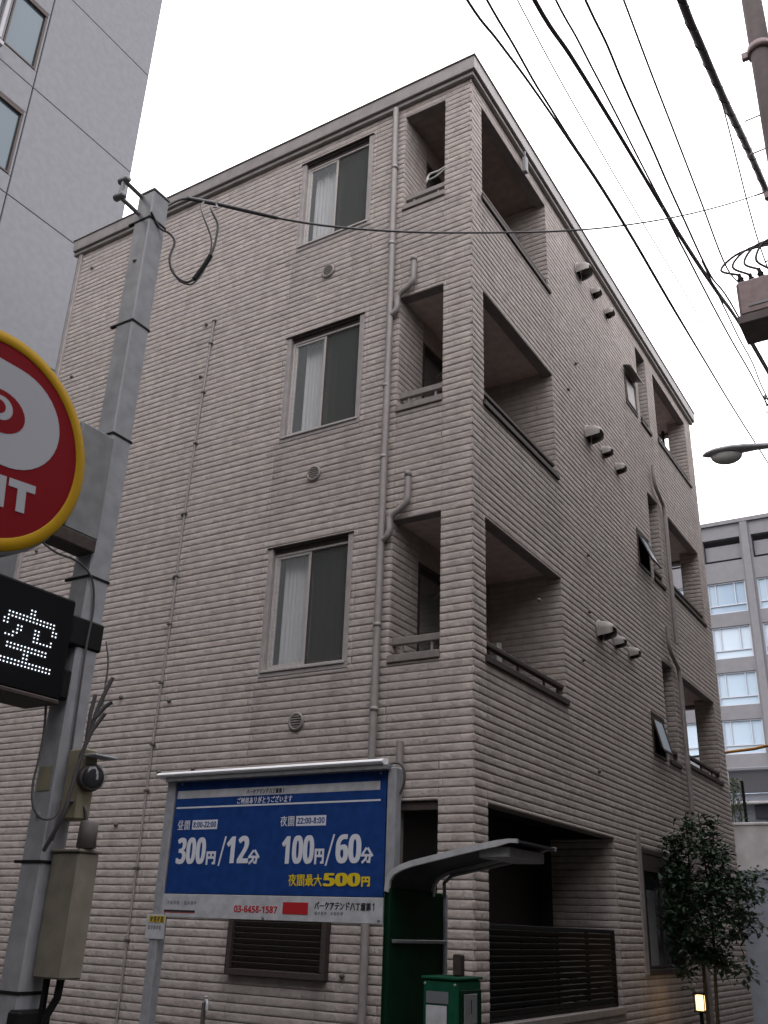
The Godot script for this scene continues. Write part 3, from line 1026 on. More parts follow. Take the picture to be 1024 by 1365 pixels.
func wall_fittings() -> void:
	# round vents on the gable
	for y in [8.99, 6.14, 3.31]:
		var st := mb()
		var c := Vector3(-2.01, y, .016)
		lathe(st, c, Vector3.BACK, [[.095, 0], [.095, .012], [.085, .022], [.072, .022], [.066, .008]], 28)
		var v := put("round_vent", done(st), M.hood, apartment)
		st = mb()
		lathe(st, c, Vector3.BACK, [[.068, .006], [.0, .006]], 24)
		put("back_plate", done(st), M.bronze, v)
		for i in 5:
			var yy := (i - 2) * .026
			var w := sqrt(.066 * .066 - yy * yy)
			st = mb()
			box(st, c + Vector3(-w, yy - .006, .008), c + Vector3(w, yy + .007, .02), .002)
			put("slat", done(st), M.hood, v)
	# exhaust hoods on the lane side: one wide, two small on each floor
	for k in [2, 3, 4]:
		var y: float = [0, 0, 5.0, 7.87, 10.70][k]
		hood(Vector3(.0, y, -3.62), .13)
		hood(Vector3(.0, y + .02, -4.26), .085)
		hood(Vector3(.0, y + .02, -4.87), .085)
	# lightning conductor with its clips
	var pts := [Vector3(-3.87, 8.86, .035), Vector3(-3.93, 7.3, .03), Vector3(-3.96, 5.9, .032), Vector3(-3.96, 4.6, .03), Vector3(-3.99, 3.2, .032), Vector3(-3.99, 2.2, .03), Vector3(-3.99, .0, .03)]
	var c := put("wall_cable", wire_mesh(smooth(pts, 5), .012, 6), M.pipe, apartment)
	for y in [8.86, 8.5, 7.75, 7.0, 6.02, 5.2, 4.6, 3.9, 3.2, 2.7, 1.9, 1.2]:
		var x := -3.87 - .09 * clampf((8.86 - y) / 3.0, 0, 1) - .03 * clampf((5.86 - y) / 3.0, 0, 1)
		var st := mb()
		box(st, Vector3(x - .03, y - .012, .012), Vector3(x + .03, y + .012, .05), .004)
		put("clip", done(st), M.clip, c)
	for q in [[-4.02, 8.86], [-4.0, 8.02], [-3.83, 3.68], [-4.0, 6.02], [-4.615, 3.79], [-6.69, 10.83], [-6.67, 8.81], [-6.7, 6.01], [-4.0, 5.19], [-3.85, 2.89], [-4.4, 2.35], [-3.35, 2.9], [-3.6, 1.66], [-1.30, 1.0]]:
		stud(Vector3(q[0], q[1], .014), Vector3.BACK)
	for q in [[3.26, 8.85], [2.9, 8.23], [1.6, 4.81], [3.32, 5.95], [3.26, 5.16], [2.95, 4.46], [3.29, 3.19]]:
		stud(Vector3(.014, q[1], -q[0]), Vector3.RIGHT)

func stud(at: Vector3, n: Vector3) -> void:
	var st := mb()
	lathe(st, at, n, [[.026, 0], [.026, .014], [.014, .03], [0, .032]], 8)
	put("anchor", done(st), M.clip, apartment)

func hood(at: Vector3, r: float) -> void:
	# a deep pressed-metal cowl, open at the bottom
	var st := mb()
	lathe(st, at + Vector3(.012, 0, 0), Vector3.RIGHT, [[r * 1.12, 0], [r * 1.12, .012], [r, .012]], 20)
	st.set_smooth_group(0)
	var n := 12
	var m := 6
	var p := func(i: int, j: int, s: float) -> Vector3:
		# i round the half circle above, j from the wall out
		var a := PI * i / n
		var out := sin(PI * .5 * j / m)
		var rr := cos(PI * .5 * j / m)
		var dome: float = lerpf(1.0, rr, .75)
		return at + Vector3(.02 + out * r * 1.5 * s, sin(a) * r * dome * s, cos(a) * r * lerpf(1.0, rr, .35) * s)
	for s in [1.0, .93]:
		for i in n:
			for j in m:
				quad(st, p.call(i, j, s), p.call(i, j + 1, s), p.call(i + 1, j + 1, s), p.call(i + 1, j, s))
	# straight cheeks under the dome
	for i in [0, n]:
		for j in m:
			var a: Vector3 = p.call(i, j, 1.0)
			var b: Vector3 = p.call(i, j + 1, 1.0)
			var d := Vector3(0, -r * .75, 0)
			quad(st, a + d * (1.0 - .45 * j / m), b + d * (1.0 - .45 * (j + 1) / m), b, a)
	var h := put("exhaust_hood", done(st), M.hood, apartment)
	st = mb()
	lathe(st, at + Vector3(.02, -.01, 0), Vector3.RIGHT, [[r * .9, 0], [0, .002]], 16)
	put("back_plate", done(st), M.black, h)

# ------------------------------------------------------------------ neighbours
func grey_tower() -> void:
	var t := thing("grey_tower_block", "tall bluish grey tower block with grooved wall panels", "building", Vector3(-16, 0, 6))
	put("wall", bx(Vector3(-22, 0, -2.90), Vector3(-10.06, 46, 16)), M.grey_wall_gap, t)
	var ys := [0.0, 2.6, 5.4, 8.2, 11.05, 14.02, 16.78, 19.76, 22.7, 25.6, 28.5, 31.4, 34.3, 37.2, 40.1, 43.0, 46.0]
	for i in ys.size() - 1:
		var y0: float = ys[i] + .007
		var y1: float = ys[i + 1] - .007
		put("panel", bx(Vector3(-10.07, y0, -2.95), Vector3(-10.0, y1, -.236), .01), M.grey_wall, t)
		# the bay with the window: panel left of it, above and below
		var wy0: float = ys[i] + .42
		var wy1: float = ys[i] + 2.06
		put("panel", bx(Vector3(-10.07, y0, -.212), Vector3(-10.005, wy0, 2.2), .01), M.grey_wall, t)
		put("panel", bx(Vector3(-10.07, wy1, -.212), Vector3(-10.005, y1, 2.2), .01), M.grey_wall, t)
		put("panel", bx(Vector3(-10.07, y0, 2.22), Vector3(-10.0, y1, 16), .01), M.grey_wall, t)
		put("panel", bx(Vector3(-10.07, wy0 + .002, .62), Vector3(-10.006, wy1 - .002, 2.2), .01), M.grey_wall, t)
		put("panel", bx(Vector3(-10.07, wy0 + .002, -.212), Vector3(-10.006, wy1 - .002, -.16), .01), M.grey_wall, t)
		if i > 1 and i < 9:
			var st := mb()
			ring(st, Vector3(-10.058, wy0 + .01, -.155), Vector3(-9.995, wy1 - .01, .615), 0, .04, .004)
			box(st, Vector3(-10.05, wy1 - .13, -.155), Vector3(-9.985, wy1 - .06, .615), .004)
			var w := put("window", done(st), M.bronze, t)
			put("pane", bx(Vector3(-10.055, wy0 + .06, -.11), Vector3(-10.045, wy1 - .06, .57)), M.tower_glass, w)
			st = mb()
			box(st, Vector3(-10.0, wy0 - .05, .72), Vector3(-9.9, wy0 + 1.2, .80), .01)
			box(st, Vector3(-10.0, wy0 + 1.15, .70), Vector3(-9.8, wy0 + 1.22, 1.9), .01)
			box(st, Vector3(-10.0, wy0 - .32, .70), Vector3(-9.78, wy0 - .22, 1.9), .01)
			put("balcony_rail", done(st), M.sign_white if i % 2 else M.sign_side, t)
	var st2 := mb()
	tube(st2, [Vector3(-9.93, 0, .50 + .45), Vector3(-9.93, 24, .95)], .05, 10)
	put("downpipe", done(st2), M.sign_side, t)
	put("parapet", bx(Vector3(-22, 46, -2.95), Vector3(-9.95, 46.6, 16), .02), M.grey_wall, t)

func far_building() -> void:
	var t := thing("office_building", "grey office building with pale square windows closing the end of the lane", "building", Vector3(-5, 0, -68))
	var z := -60.0
	var cols := []
	for i in range(-4, 3): cols.append(-10.88 + i * 3.46)
	var rows := [22.86, 19.55, 16.25, 12.95, 9.65, 6.35, 3.05]
	var f := face(Vector3(30, 0, z), Vector3.LEFT, Vector3.BACK)
	for x in cols:
		for y in rows: f.holes.append([30 - (x + 2.66), 30 - x, y, y + 2.32])
		f.holes.append([30 - (x + 2.66), 30 - x, 26.75, 28.55])
	var st := mb()
	wall_core(st, f, 0, 72, 0, 29.6, .5)
	put("wall", done(st), M.far_wall, t)
	put("core", bx(Vector3(-42, 0, -76), Vector3(30, 29.2, -61.2)), M.far_gap, t)
	st = mb()
	for y in rows + [26.75]: box(st, Vector3(-42, y - .5, -61.2), Vector3(30, y - .35, -60.5))
	put("floor_slab", done(st), M.far_gap, t)
	for x in cols:
		for y in rows:
			st = mb()
			ring(st, Vector3(x, y, z - .35), Vector3(x + 2.66, y + 2.32, z - .12), 2, .09, 0)
			box(st, Vector3(x + .09, y + .58, z - .34), Vector3(x + 2.57, y + .66, z - .14))
			box(st, Vector3(x + .52, y + .66, z - .34), Vector3(x + .58, y + 2.23, z - .14))
			box(st, Vector3(x + 1.85, y + .66, z - .34), Vector3(x + 1.91, y + 2.23, z - .14))
			var w := put("window", done(st), M.far_frame, t)
			put("pane", bx(Vector3(x + .08, y + .08, z - .26), Vector3(x + 2.58, y + 2.24, z - .24)), M[["far_glass", "far_glass", "far_glass_pale", "far_glass_grey"][rng.randi() % 4]], w)
		put("rooftop_screen", bx(Vector3(x + .1, 27.0, z - .45), Vector3(x + 2.66, 28.1, z - .3)), M.far_wall, t)
		put("pilaster", bx(Vector3(x + 2.80, 0, z + .001), Vector3(x + 3.32, 29.6, z + .18), .03), M.far_wall, t)
	put("parapet", bx(Vector3(-42, 29.601, -61), Vector3(30, 29.9, z + .2)), M.far_wall, t)

func low_house() -> void:
	var t := thing("low_house", "low grey house with a glazed balcony rail behind the pale wall", "building", Vector3(1.5, 0, -19))
	put("wall", bx(Vector3(-6, 0, -24), Vector3(6, 4.55, -16.0)), M.bluegrey_wall, t)
	put("window", bx(Vector3(-.75, 3.98, -16.0), Vector3(3.0, 4.28, -15.93), .01), M.far_gap, t)
	put("ledge", bx(Vector3(-6, 4.3, -16.0), Vector3(6, 4.36, -15.8), .01), M.pale_wall, t)
	for i in 8:
		var x := -4.4 + i * 1.05
		put("rail_panel", bx(Vector3(x, 4.56, -15.98), Vector3(x + 1.0, 5.06, -15.94), .005), M.far_wall, t)
	put("rail_cap", bx(Vector3(-4.5, 5.07, -16.03), Vector3(4.2, 5.14, -15.9), .01), M.sign_white, t)
	var st := mb()
	tube(st, smooth([Vector3(-.2, 4.6, -15.6), Vector3(-.15, 4.95, -15.6), Vector3(.1, 5.02, -15.6), Vector3(.35, 4.92, -15.6)]), .025, 6)
	put("railing_bow", done(st), M.beige_plate, t)

func lane_houses() -> void:
	# the rest of the lane: what stands opposite and behind shades the foot of the tiled house
	for h in [["lane_house", "grey rendered house across the lane from the tiled house", Vector3(5.0, 0, -13), Vector3(13, 12.6, 3.2)],
			["lane_house", "taller brown house further down the lane, past the pole", Vector3(5.0, 0, -34), Vector3(14, 13.5, -13.6)],
			["office_block", "plain pale office block behind the car park", Vector3(-12, 0, 17), Vector3(9, 17, 27)],
			["lane_house", "low house at the corner behind the car park", Vector3(9.6, 0, 5), Vector3(18, 9.5, 26)]]:
		var lo: Vector3 = h[2]
		var hi: Vector3 = h[3]
		var t := thing(h[0], h[1], "building", Vector3((lo.x + hi.x) / 2, 0, (lo.z + hi.z) / 2))
		put("wall", bx(lo, hi, .03), M.lane_wall, t)
		put("roof", bx(Vector3(lo.x - .15, hi.y, lo.z - .15), Vector3(hi.x + .15, hi.y + .25, hi.z + .15), .02), M.fascia_low, t)
		var face_x: bool = h[0] == "lane_house"
		var len: float = hi.z - lo.z if face_x else hi.x - lo.x
		for fl in int((hi.y - 1.0) / 2.9):
			for i in int(len / 3.0):
				var c := 1.5 + i * 3.0
				var st := mb()
				var y := 1.0 + fl * 2.9
				if face_x:
					ring(st, Vector3(lo.x - .03, y, lo.z + c - .7), Vector3(lo.x + .02, y + 1.3, lo.z + c + .7), 0, .06)
				else:
					ring(st, Vector3(lo.x + c - .7, y, lo.z - .03), Vector3(lo.x + c + .7, y + 1.3, lo.z + .02), 2, .06)
				var w := put("window", done(st), M.bronze, t)
				if face_x: put("pane", bx(Vector3(lo.x - .012, y + .06, lo.z + c - .64), Vector3(lo.x - .004, y + 1.24, lo.z + c + .64)), M.tower_glass, w)
				else: put("pane", bx(Vector3(lo.x + c - .64, y + .06, lo.z - .012), Vector3(lo.x + c + .64, y + 1.24, lo.z - .004)), M.tower_glass, w)

func pale_wall() -> void:
	var t := thing("pale_boundary_wall", "pale rendered wall with a blue-grey lower half beyond the small tree", "wall", Vector3(1.5, 0, -12.1))
	put("wall", bx(Vector3(-.45, 2.62, -12.25), Vector3(6, 3.44, -12.0), .01), M.pale_wall, t)
	put("lower_wall", bx(Vector3(-.45, 0, -12.25), Vector3(6, 2.62, -12.01), .01), M.bluegrey_wall, t)
	put("coping", bx(Vector3(-.47, 3.441, -12.27), Vector3(6, 3.49, -11.97), .008), M.pale_wall, t)
	var st := mb()
	tube(st, [Vector3(-.28, 3.4, -12.6), Vector3(-.28, 4.35, -12.6)], .03, 8)
	var pst := put("iron_post", done(st), M.black)
	tag(pst, "slim black post standing behind the pale wall", "post")
	var shrub := thing("climbing_shrub", "bright green climbing shrub above the pale wall", "shrub", Vector3(-.5, 3.3, -12.7))
	st = mb()
	for i in 5: tube(st, smooth([Vector3(-.5, 3.2, -12.7), Vector3(-.5 + rng.randf_range(-.15, .15), 3.7, -12.7 + rng.randf_range(-.1, .1)), Vector3(-.5 + rng.randf_range(-.28, .25), 4.35, -12.7 + rng.randf_range(-.2, .2))], 4), .012, 5, .004)
	put("stem", done(st), M.bark, shrub)
	st = mb()
	for i in 700:
		var a := rng.randf() * TAU
		var h := rng.randf()
		var r := .34 * sqrt(rng.randf()) * (1.0 - h * .55)
		leaf(st, Vector3(-.48 + cos(a) * r, 3.42 + h * 1.0, -12.7 + sin(a) * r), rng.randf_range(.035, .06))
	var o := put("foliage", done(st), M.leaf_bright, shrub)
	o.set_meta("kind", "stuff")

func leaf(st: SurfaceTool, at: Vector3, size: float) -> void:
	flat(st)
	var d := Vector3(rng.randf_range(-1, 1), rng.randf_range(-.7, .5), rng.randf_range(-1, 1)).normalized()
	var s := d.cross(Vector3(rng.randf_range(-.4, .4), 1, rng.randf_range(-.4, .4))).normalized()
	var n := s.cross(d)
	var w := size * rng.randf_range(.28, .42)
	var tip := at + d * size * 1.15 - n * size * .12
	var m := at + d * size * .5
	tri(st, at, m + s * w + n * w * .35, tip)
	tri(st, at, tip, m - s * w + n * w * .35)

# ------------------------------------------------------------------ utility pole, lamp, transformer, wires
func utility_pole() -> void:
	var x := 3.22
	var z := -1.15
	var p := thing("utility_pole", "brown concrete utility pole at the upper right with step bolts", "utility pole", Vector3(x, 0, z))
	var st := mb()
	tube(st, [Vector3(x, 0, z), Vector3(x, 13.6, z)], .165, 20, .105)
	put("shaft", done(st), M.pole_concrete, p)
	for y in [11.0, 8.9]:
		st = mb()
		lathe(st, Vector3(x, y, z), Vector3.UP, [[.12, -.05], [.145, -.05], [.145, .05], [.12, .05]], 20)
		box(st, Vector3(x - .21, y - .05, z - .03), Vector3(x - .13, y + .05, z + .03), .005)
		put("pole_band", done(st), M.transformer, p)
	for i in 12:
		var y := 4.0 + i * .45
		st = mb()
		var s := -1.0 if i % 2 else 1.0
		tube(st, [Vector3(x - .08, y + (6.35 if false else 0.0), z), Vector3(x - .30 if s < 0 else x + .30, y, z)], .009, 6)
		put("step_bolt", done(st), M.transformer, p)
	for y in [10.05, 9.55]:
		st = mb(); tube(st, [Vector3(x - .08, y, z), Vector3(x - .29, y - .03, z + .02)], .009, 6); put("step_bolt", done(st), M.transformer, p)
	st = mb()
	box(st, Vector3(x - .9, 13.0, z - .04), Vector3(x + .9, 13.09, z + .04), .006)
	put("cross_arm", done(st), M.transformer, p)

	# transformer hung on the lane side of the pole
	var t := thing("transformer", "square brown pole transformer with looped cables", "transformer", Vector3(2.88, 7.1, -1.1))
	st = mb()
	box(st, Vector3(2.62, 7.30, -1.32), Vector3(3.04, 7.74, -.92), .03)
	var body := put("tank", done(st), M.transformer, t)
	put("base_plate", bx(Vector3(2.6, 7.20, -1.34), Vector3(3.06, 7.299, -.90), .008), M.pole_concrete, t)
	st = mb(); box(st, Vector3(2.72, 7.39, -.919), Vector3(2.95, 7.42, -.912), .002); put("rating_plate", done(st), M.sign_side, body)
	put("bracket", bx(Vector3(3.0, 7.38, -1.2), Vector3(3.14, 7.46, -1.08), .005), M.pole_concrete, t)
	for i in 4:
		var bxx := 2.68 + i * .10
		st = mb()
		lathe(st, Vector3(bxx, 7.73, -1.0 - .05 * (i % 2)), Vector3(-.15, 1, .1).normalized(), [[.035, 0], [.042, .03], [.026, .05], [.036, .075], [.02, .10], [.02, .14], [0, .145]], 12)
		put("bushing", done(st), M.black, t)
		st = mb()
		var e := Vector3(3.2, 8.08 + .03 * i, -1.0)
		tube(st, smooth([Vector3(bxx - .02, 7.86, -.99 - .05 * (i % 2)), Vector3(bxx - .13 - .02 * (3 - i), 7.98, -.98), Vector3(bxx - .02, 8.11 + .02 * i, -.97), Vector3(bxx + .25, 8.13 + .015 * i, -.98), e], 6), .013, 6)
		put("lead", done(st), M.cable, t)

	# street lamp on an arm from the same pole
	var l := thing("street_lamp", "grey cobra-head street lamp reaching over the lane", "street lamp", Vector3(2.4, 5.8, -1.05))
	st = mb()
	tube(st, [Vector3(2.64, 5.878, -1.12), Vector3(3.12, 5.83, -1.14)], .026, 10)
	put("arm", done(st), M.lamp_metal, l)
	st = mb()
	st.set_smooth_group(0)
	# head: cross-sections along its length
	var secs := [[2.07, .008, .010, .0], [2.11, .05, .028, .006], [2.2, .09, .042, .012], [2.34, .095, .045, .02], [2.46, .075, .042, .022], [2.58, .05, .036, .02], [2.66, .04, .034, .014], [2.70, .038, .034, .01]]
	var rings := []
	for s in secs:
		var rr := []
		for k in 14:
			var a := TAU * k / 14
			rr.append(Vector3(s[0], 5.865 + s[3] + sin(a) * s[2] * (1.0 if sin(a) > 0 else .75), -1.03 - (s[0] - 2.08) * .16 + cos(a) * s[1]))
		rings.append(rr)
	for i in rings.size() - 1:
		for k in 14:
			var m := (k + 1) % 14
			quad(st, rings[i][k], rings[i][m], rings[i + 1][m], rings[i + 1][k])
	put("head", done(st), M.lamp_metal, l)
	st = mb()
	st.set_smooth_group(0)
	var lr := []
	for q in 9:
		var aa := PI * q / 8
		var rr := []
		for k in 13:
			var bb := PI * k / 12
			rr.append(Vector3(2.29 - cos(aa) * .15, 5.862 - sin(aa) * sin(bb) * .10 - .012, -1.06 - .024 * (1 - cos(aa)) + cos(bb) * sin(aa) * .085))
		lr.append(rr)
	for q in 8:
		for k in 12: quad(st, lr[q][k], lr[q + 1][k], lr[q + 1][k + 1], lr[q][k + 1])
	put("lens", done(st), M.porcelain, l)

func overhead_wires() -> void:
	var list := [
		[2.2, .0085, "thin black wire nearest the roof edge, lowest of the street wires", [6.27, 4.45, 6.37, 4.05, 6.47, 3.65, 6.55, 3.25, 6.63, 2.78, 6.72, 2.23, 6.80, 1.42, 6.86, .28, 6.95, -.87, 7.12, -2.94]],
		[2.205, .008, "thin black wire that runs down onto the lowest street wire", [6.55, 4.2, 6.57, 3.81, 6.57, 3.46, 6.595, 3.23, 6.645, 2.78, 6.735, 2.23, 6.812, 1.42, 6.872, .28, 6.945, -.87, 7.11, -2.94]],
		[2.2, .017, "thick black cable running down the middle of the sky", [7.44, 3.4, 7.61, 2.72, 7.72, 2.22, 7.91, 1.23, 8.10, .12, 8.33, -1.01, 8.64, -2.24, 9.11, -4.0]],
		[2.205, .009, "thin wire that joins the thick middle cable from its right", [7.92, 2.97, 7.98, 2.53, 8.0, 2.19, 8.02, 1.96, 8.05, 1.45, 8.07, 1.0, 8.14, .11, 8.37, -1.01, 8.68, -2.24, 9.14, -4.0]],
		[2.3, .011, "slack black cable right of the thick middle cable", [8.35, 2.55, 8.38, 2.01, 8.33, 1.66, 8.31, 1.28, 8.30, .69, 8.27, .31, 8.26, -.26, 8.28, -1.38, 8.62, -2.5]],
		[2.4, .010, "straight black wire leading to the transformer loops", [9.21, 1.69, 9.08, .93, 8.98, .1, 8.86, -.83, 8.73, -1.98]],
		[2.7, .047, "thickest black cable bundle at the upper right", [10.33, .5, 10.5, -.29, 10.82, -1.43, 11.38, -2.92, 11.91, -4.66]],
		[2.7, .009, "thin wire hanging under the thickest bundle", [10.72, -1.1, 10.5, -1.46, 10.11, -1.9, 9.75, -2.31, 9.5, -3.2]],
		[2.3, .010, "branch cable drooping left of the thick middle cable below the transformer", [7.72, .56, 7.71, .3, 7.75, -.33, 7.8, -1.2, 7.9, -2.25, 8.03, -3.2, 8.1, -3.98]],
		[2.12, .005, "faint hair-thin wire between the lowest wire and middle cable", [7.36, 3.45, 7.43, 1.84, 7.53, .83, 7.7, -.6]],
		[2.25, .009, "short branch cable between the drooping branch and the transformer", [8.42, -1.3, 8.43, -1.81, 8.46, -2.58, 8.47, -3.07, 8.58, -4.0, 8.5, -4.54]],
	]
	for i in list.size():
		var e: Array = list[i]
		var pts := []
		for j in range(0, e[3].size(), 2): pts.append(Vector3(e[0], e[3][j], e[3][j + 1]))
		# on behind the camera, and on to the next pole down the lane
		var first: Vector3 = pts[0]
		if not i in [7, 8, 10]: pts.push_front(Vector3(e[0] + .3, first.y - .15, 12.0))
		var last: Vector3 = pts[-1]
		if i != 5: pts.append(Vector3(e[0] + (.5 if i in [8, 10] else .9), last.y + .25, -26.0))
		else: pts.append(Vector3(2.62, 8.1, -1.6))
		var sm := smooth(pts, 6)
		var o := put("overhead_wire", wire_mesh(sm, e[1], 7), M.cable)
		tag(o, e[2], "wire", "overhead wires along the lane")
		if i == 6:
			var st := mb()
			var curve := Curve3D.new()
			for q in sm:
				if q.z < 4.5 and q.z > -12: curve.add_point(q)
			var spiral := []
			var n := int(curve.get_baked_length() / .05)
			for k in n:
				var c := curve.sample_baked(k * .05)
				var w := k * .05 * TAU / .42
				spiral.append(c + (Vector3(1, 0, 0) * cos(w) + Vector3(0, 1, .25) * sin(w)) * e[1] * .95)
			tube(st, spiral, e[1] * .22, 5)
			put("spiral_binding", done(st), M.cable, o)
	var ringp := []
	for k in 25: ringp.append(Vector3(2.32 + .012 * sin(k * 1.7), 8.02 + sin(TAU * k / 24) * .16, -4.25 + cos(TAU * k / 24) * .16))
	var ringo := put("spare_loop", wire_mesh(ringp, .008, 6), M.cable)
	tag(ringo, "small coil of spare cable hung at the right edge above the street lamp", "cable")
	# service drop from the utility pole to the sign pole
	var drop := smooth([Vector3(.84, 4.72, 5.24), Vector3(.89, 4.88, 5.11), Vector3(1.01, 4.99, 4.78), Vector3(1.18, 5.17, 4.32), Vector3(1.4, 5.46, 3.74), Vector3(1.62, 5.82, 3.12), Vector3(1.89, 6.26, 2.39), Vector3(2.15, 6.72, 1.69), Vector3(2.55, 7.5, .62), Vector3(3.0, 8.5, -.61), Vector3(3.15, 8.9, -1.05)], 5)
	var d := put("service_drop_wire", wire_mesh(drop, .007, 7), M.cable)
	tag(d, "single black wire crossing the house front from the sign pole", "wire")
	var st2 := mb()
	tube(st2, [drop[5], drop[8], drop[12]], .011, 8)
	put("strain_clamp", done(st2), M.cable, d)
	# yellow sleeve on a cable that crosses the far end of the lane
	var y := put("sleeved_cable", wire_mesh([Vector3(-3.0, 4.45, -10.9), Vector3(.30, 4.72, -11.2), Vector3(1.3, 4.93, -11.35), Vector3(4.0, 5.4, -11.6)], .022, 7), M.cable)
	tag(y, "cable in a yellow and black sleeve at the end of the lane", "cable")
	st2 = mb()
	tube(st2, [Vector3(-.2, 4.685, -11.15), Vector3(.30, 4.73, -11.2), Vector3(.52, 4.776, -11.23)], .03, 8)
	put("sleeve", done(st2), M.yellow_sleeve, y)
	st2 = mb()
	tube(st2, [Vector3(.78, 4.832, -11.27), Vector3(1.3, 4.94, -11.35), Vector3(2.2, 5.1, -11.44)], .028, 8)
	put("sleeve", done(st2), M.yellow_sleeve, y)

# ------------------------------------------------------------------ sign pole and what hangs on it
func sign_pole() -> void:
	var x0 := .772
	var x1 := .882
	var z0 := 5.215
	var z1 := 5.325
	var p := thing("sign_pole", "square grey steel pole carrying the round parking sign", "pole", Vector3(.827, 0, 5.27))
	put("shaft", bx(Vector3(x0, 0, z0), Vector3(x1, 4.77, z1), .006), M.steel_post, p)
	put("cap", bx(Vector3(x0 - .003, 4.771, z0 - .003), Vector3(x1 + .003, 4.785, z1 + .003), .003), M.steel_grey, p)
	var st := mb()
	var q := [Vector3(.80, 4.755, 5.33), Vector3(.80, 4.765, 5.45), Vector3(.80, 4.655, 5.46), Vector3(.80, 4.645, 5.33)]
	for i in 3: tube(st, [q[i], q[i + 1]], .011, 8)
	lathe(st, Vector3(.80, 4.765, 5.45), Vector3.RIGHT, [[0, -.03], [.018, -.03], [.018, .03], [0, .03]], 10)
	lathe(st, Vector3(.80, 4.655, 5.46), Vector3.RIGHT, [[0, -.03], [.018, -.03], [.018, .03], [0, .03]], 10)
	put("wire_bracket", done(st), M.steel_grey, p)
	for y in [4.60, 3.985, 3.38, 2.705, 1.585, 1.15]:
		st = mb()
		for b in [[Vector3(x0 - .003, y - .006, z1), Vector3(x1 + .003, y + .006, z1 + .003)], [Vector3(x0 - .003, y - .006, z0 - .003), Vector3(x1 + .003, y + .006, z0)], [Vector3(x1, y - .006, z0), Vector3(x1 + .003, y + .006, z1)], [Vector3(x0 - .003, y - .006, z0), Vector3(x0, y + .006, z1)]]:
			box(st, b[0], b[1], .002)
		box(st, Vector3(x0 - .035, y - .005, z1 - .01), Vector3(x0, y + .006, z1 + .004), .001)
		put("tie_band", done(st), M.black, p)

	for y in [.45, 1.75, 3.0, 4.35]:
		st = mb()
		lathe(st, Vector3(.827, y, z1), Vector3.BACK, [[.012, 0], [.012, .006], [0, .008]], 6)
		put("bolt", done(st), M.steel_grey, p)
	put("number_plate", bx(Vector3(.79, 1.84, z1 + .0005), Vector3(.862, 1.93, z1 + .003), .001), M.beige_plate, p)

	# round parking sign
	var s := thing("round_parking_sign", "round red parking sign with white P and yellow rim", "sign", Vector3(.85, 3.085, 5.9))
	var c := Vector3(.78, 3.085, 5.90)
	st = mb()
	lathe(st, c, Vector3.RIGHT, [[0, 0], [.45, 0], [.462, .01], [.462, .085], [.45, .10], [.44, .10]], 72)
	put("case", done(st), M.sign_side, s)
	st = mb()
	lathe(st, c, Vector3.RIGHT, [[.446, .098], [.45, .112], [.447, .119], [.404, .1215], [.400, .118]], 72)
	put("rim", done(st), M.sign_yellow, s)
	st = mb()
	lathe(st, c, Vector3.RIGHT, [[.404, .117], [0, .119]], 72)
	var fc := put("face", done(st), M.sign_red, s)
	var o := Vector3(.899, 3.085, 5.90)
	var ax := Vector3.FORWARD
	# the letter: stem and bowl with a round counter, and a small ring within
	var P := PackedVector2Array()
	P.append(Vector2(-.24, .325)); 
	for i in 21:
		var a := PI * .5 - PI * i / 20
		P.append(Vector2(.055 + cos(a) * .235, .113 + sin(a) * .213))
	P.append(Vector2(-.09, -.10)); P.append(Vector2(-.09, -.34)); P.append(Vector2(-.24, -.30))
	st = mb(); prism(st, P, o, ax, Vector3.UP, -.002, .0012)
	put("letter", done(st), M.sign_white, fc)
	st = mb(); prism(st, disc(Vector2(.0, .112), .118, .088), o, ax, Vector3.UP, .001, .0022)
	put("letter_counter", done(st), M.sign_red, fc)
	st = mb(); prism(st, disc(Vector2(.0, .125), .056, .05), o, ax, Vector3.UP, .002, .0032)
	put("small_ring", done(st), M.sign_white, fc)
	st = mb(); prism(st, disc(Vector2(-.008, .127), .03, .028), o, ax, Vector3.UP, .003, .0042)
	put("small_ring", done(st), M.sign_red, fc)
	# I and T, slightly turned, along the lower rim
	var turn := Vector2(cos(.10), sin(.10))
	for w in [[PackedVector2Array([Vector2(-.019, 0), Vector2(.019, 0), Vector2(.019, .125), Vector2(-.019, .125)]), Vector2(.085, -.262)],
			[PackedVector2Array([Vector2(-.02, 0), Vector2(.02, 0), Vector2(.02, .092), Vector2(.062, .092), Vector2(.062, .125), Vector2(-.062, .125), Vector2(-.062, .092), Vector2(-.02, .092)]), Vector2(.178, -.252)]]:
		st = mb()
		var pp := PackedVector2Array()
		for v in w[0]: pp.append(w[1] + Vector2(v.x * turn.x - v.y * turn.y, v.x * turn.y + v.y * turn.x))
		prism(st, pp, o, ax, Vector3.UP, -.002, .0012)
		put("letter", done(st), M.sign_white, fc)
	put("mounting_box", bx(Vector3(.80, 2.86, 5.318), Vector3(.893, 3.35, 5.50), .006), M.steel_grey, s)
	put("mounting_arm", bx(Vector3(.79, 2.80, 5.326), Vector3(.897, 2.858, 5.56), .004), M.bronze, s)
	var wr := put("sign_cable", wire_mesh(smooth([Vector3(.86, 2.80, 5.60), Vector3(.885, 2.761, 5.581), Vector3(.888, 2.741, 5.509), Vector3(.89, 2.742, 5.431), Vector3(.892, 2.73, 5.37), Vector3(.893, 2.687, 5.315), Vector3(.893, 2.58, 5.285), Vector3(.895, 2.4, 5.29), Vector3(.893, 1.9, 5.275)]), .005, 6), M.cable)
	tag(wr, "thin black cable hanging from the round parking sign down its pole", "cable")

	# lit vacancy board
	var l := thing("vacancy_display", "black display under the round sign with white lit dots", "display", Vector3(.86, 2.38, 5.66))
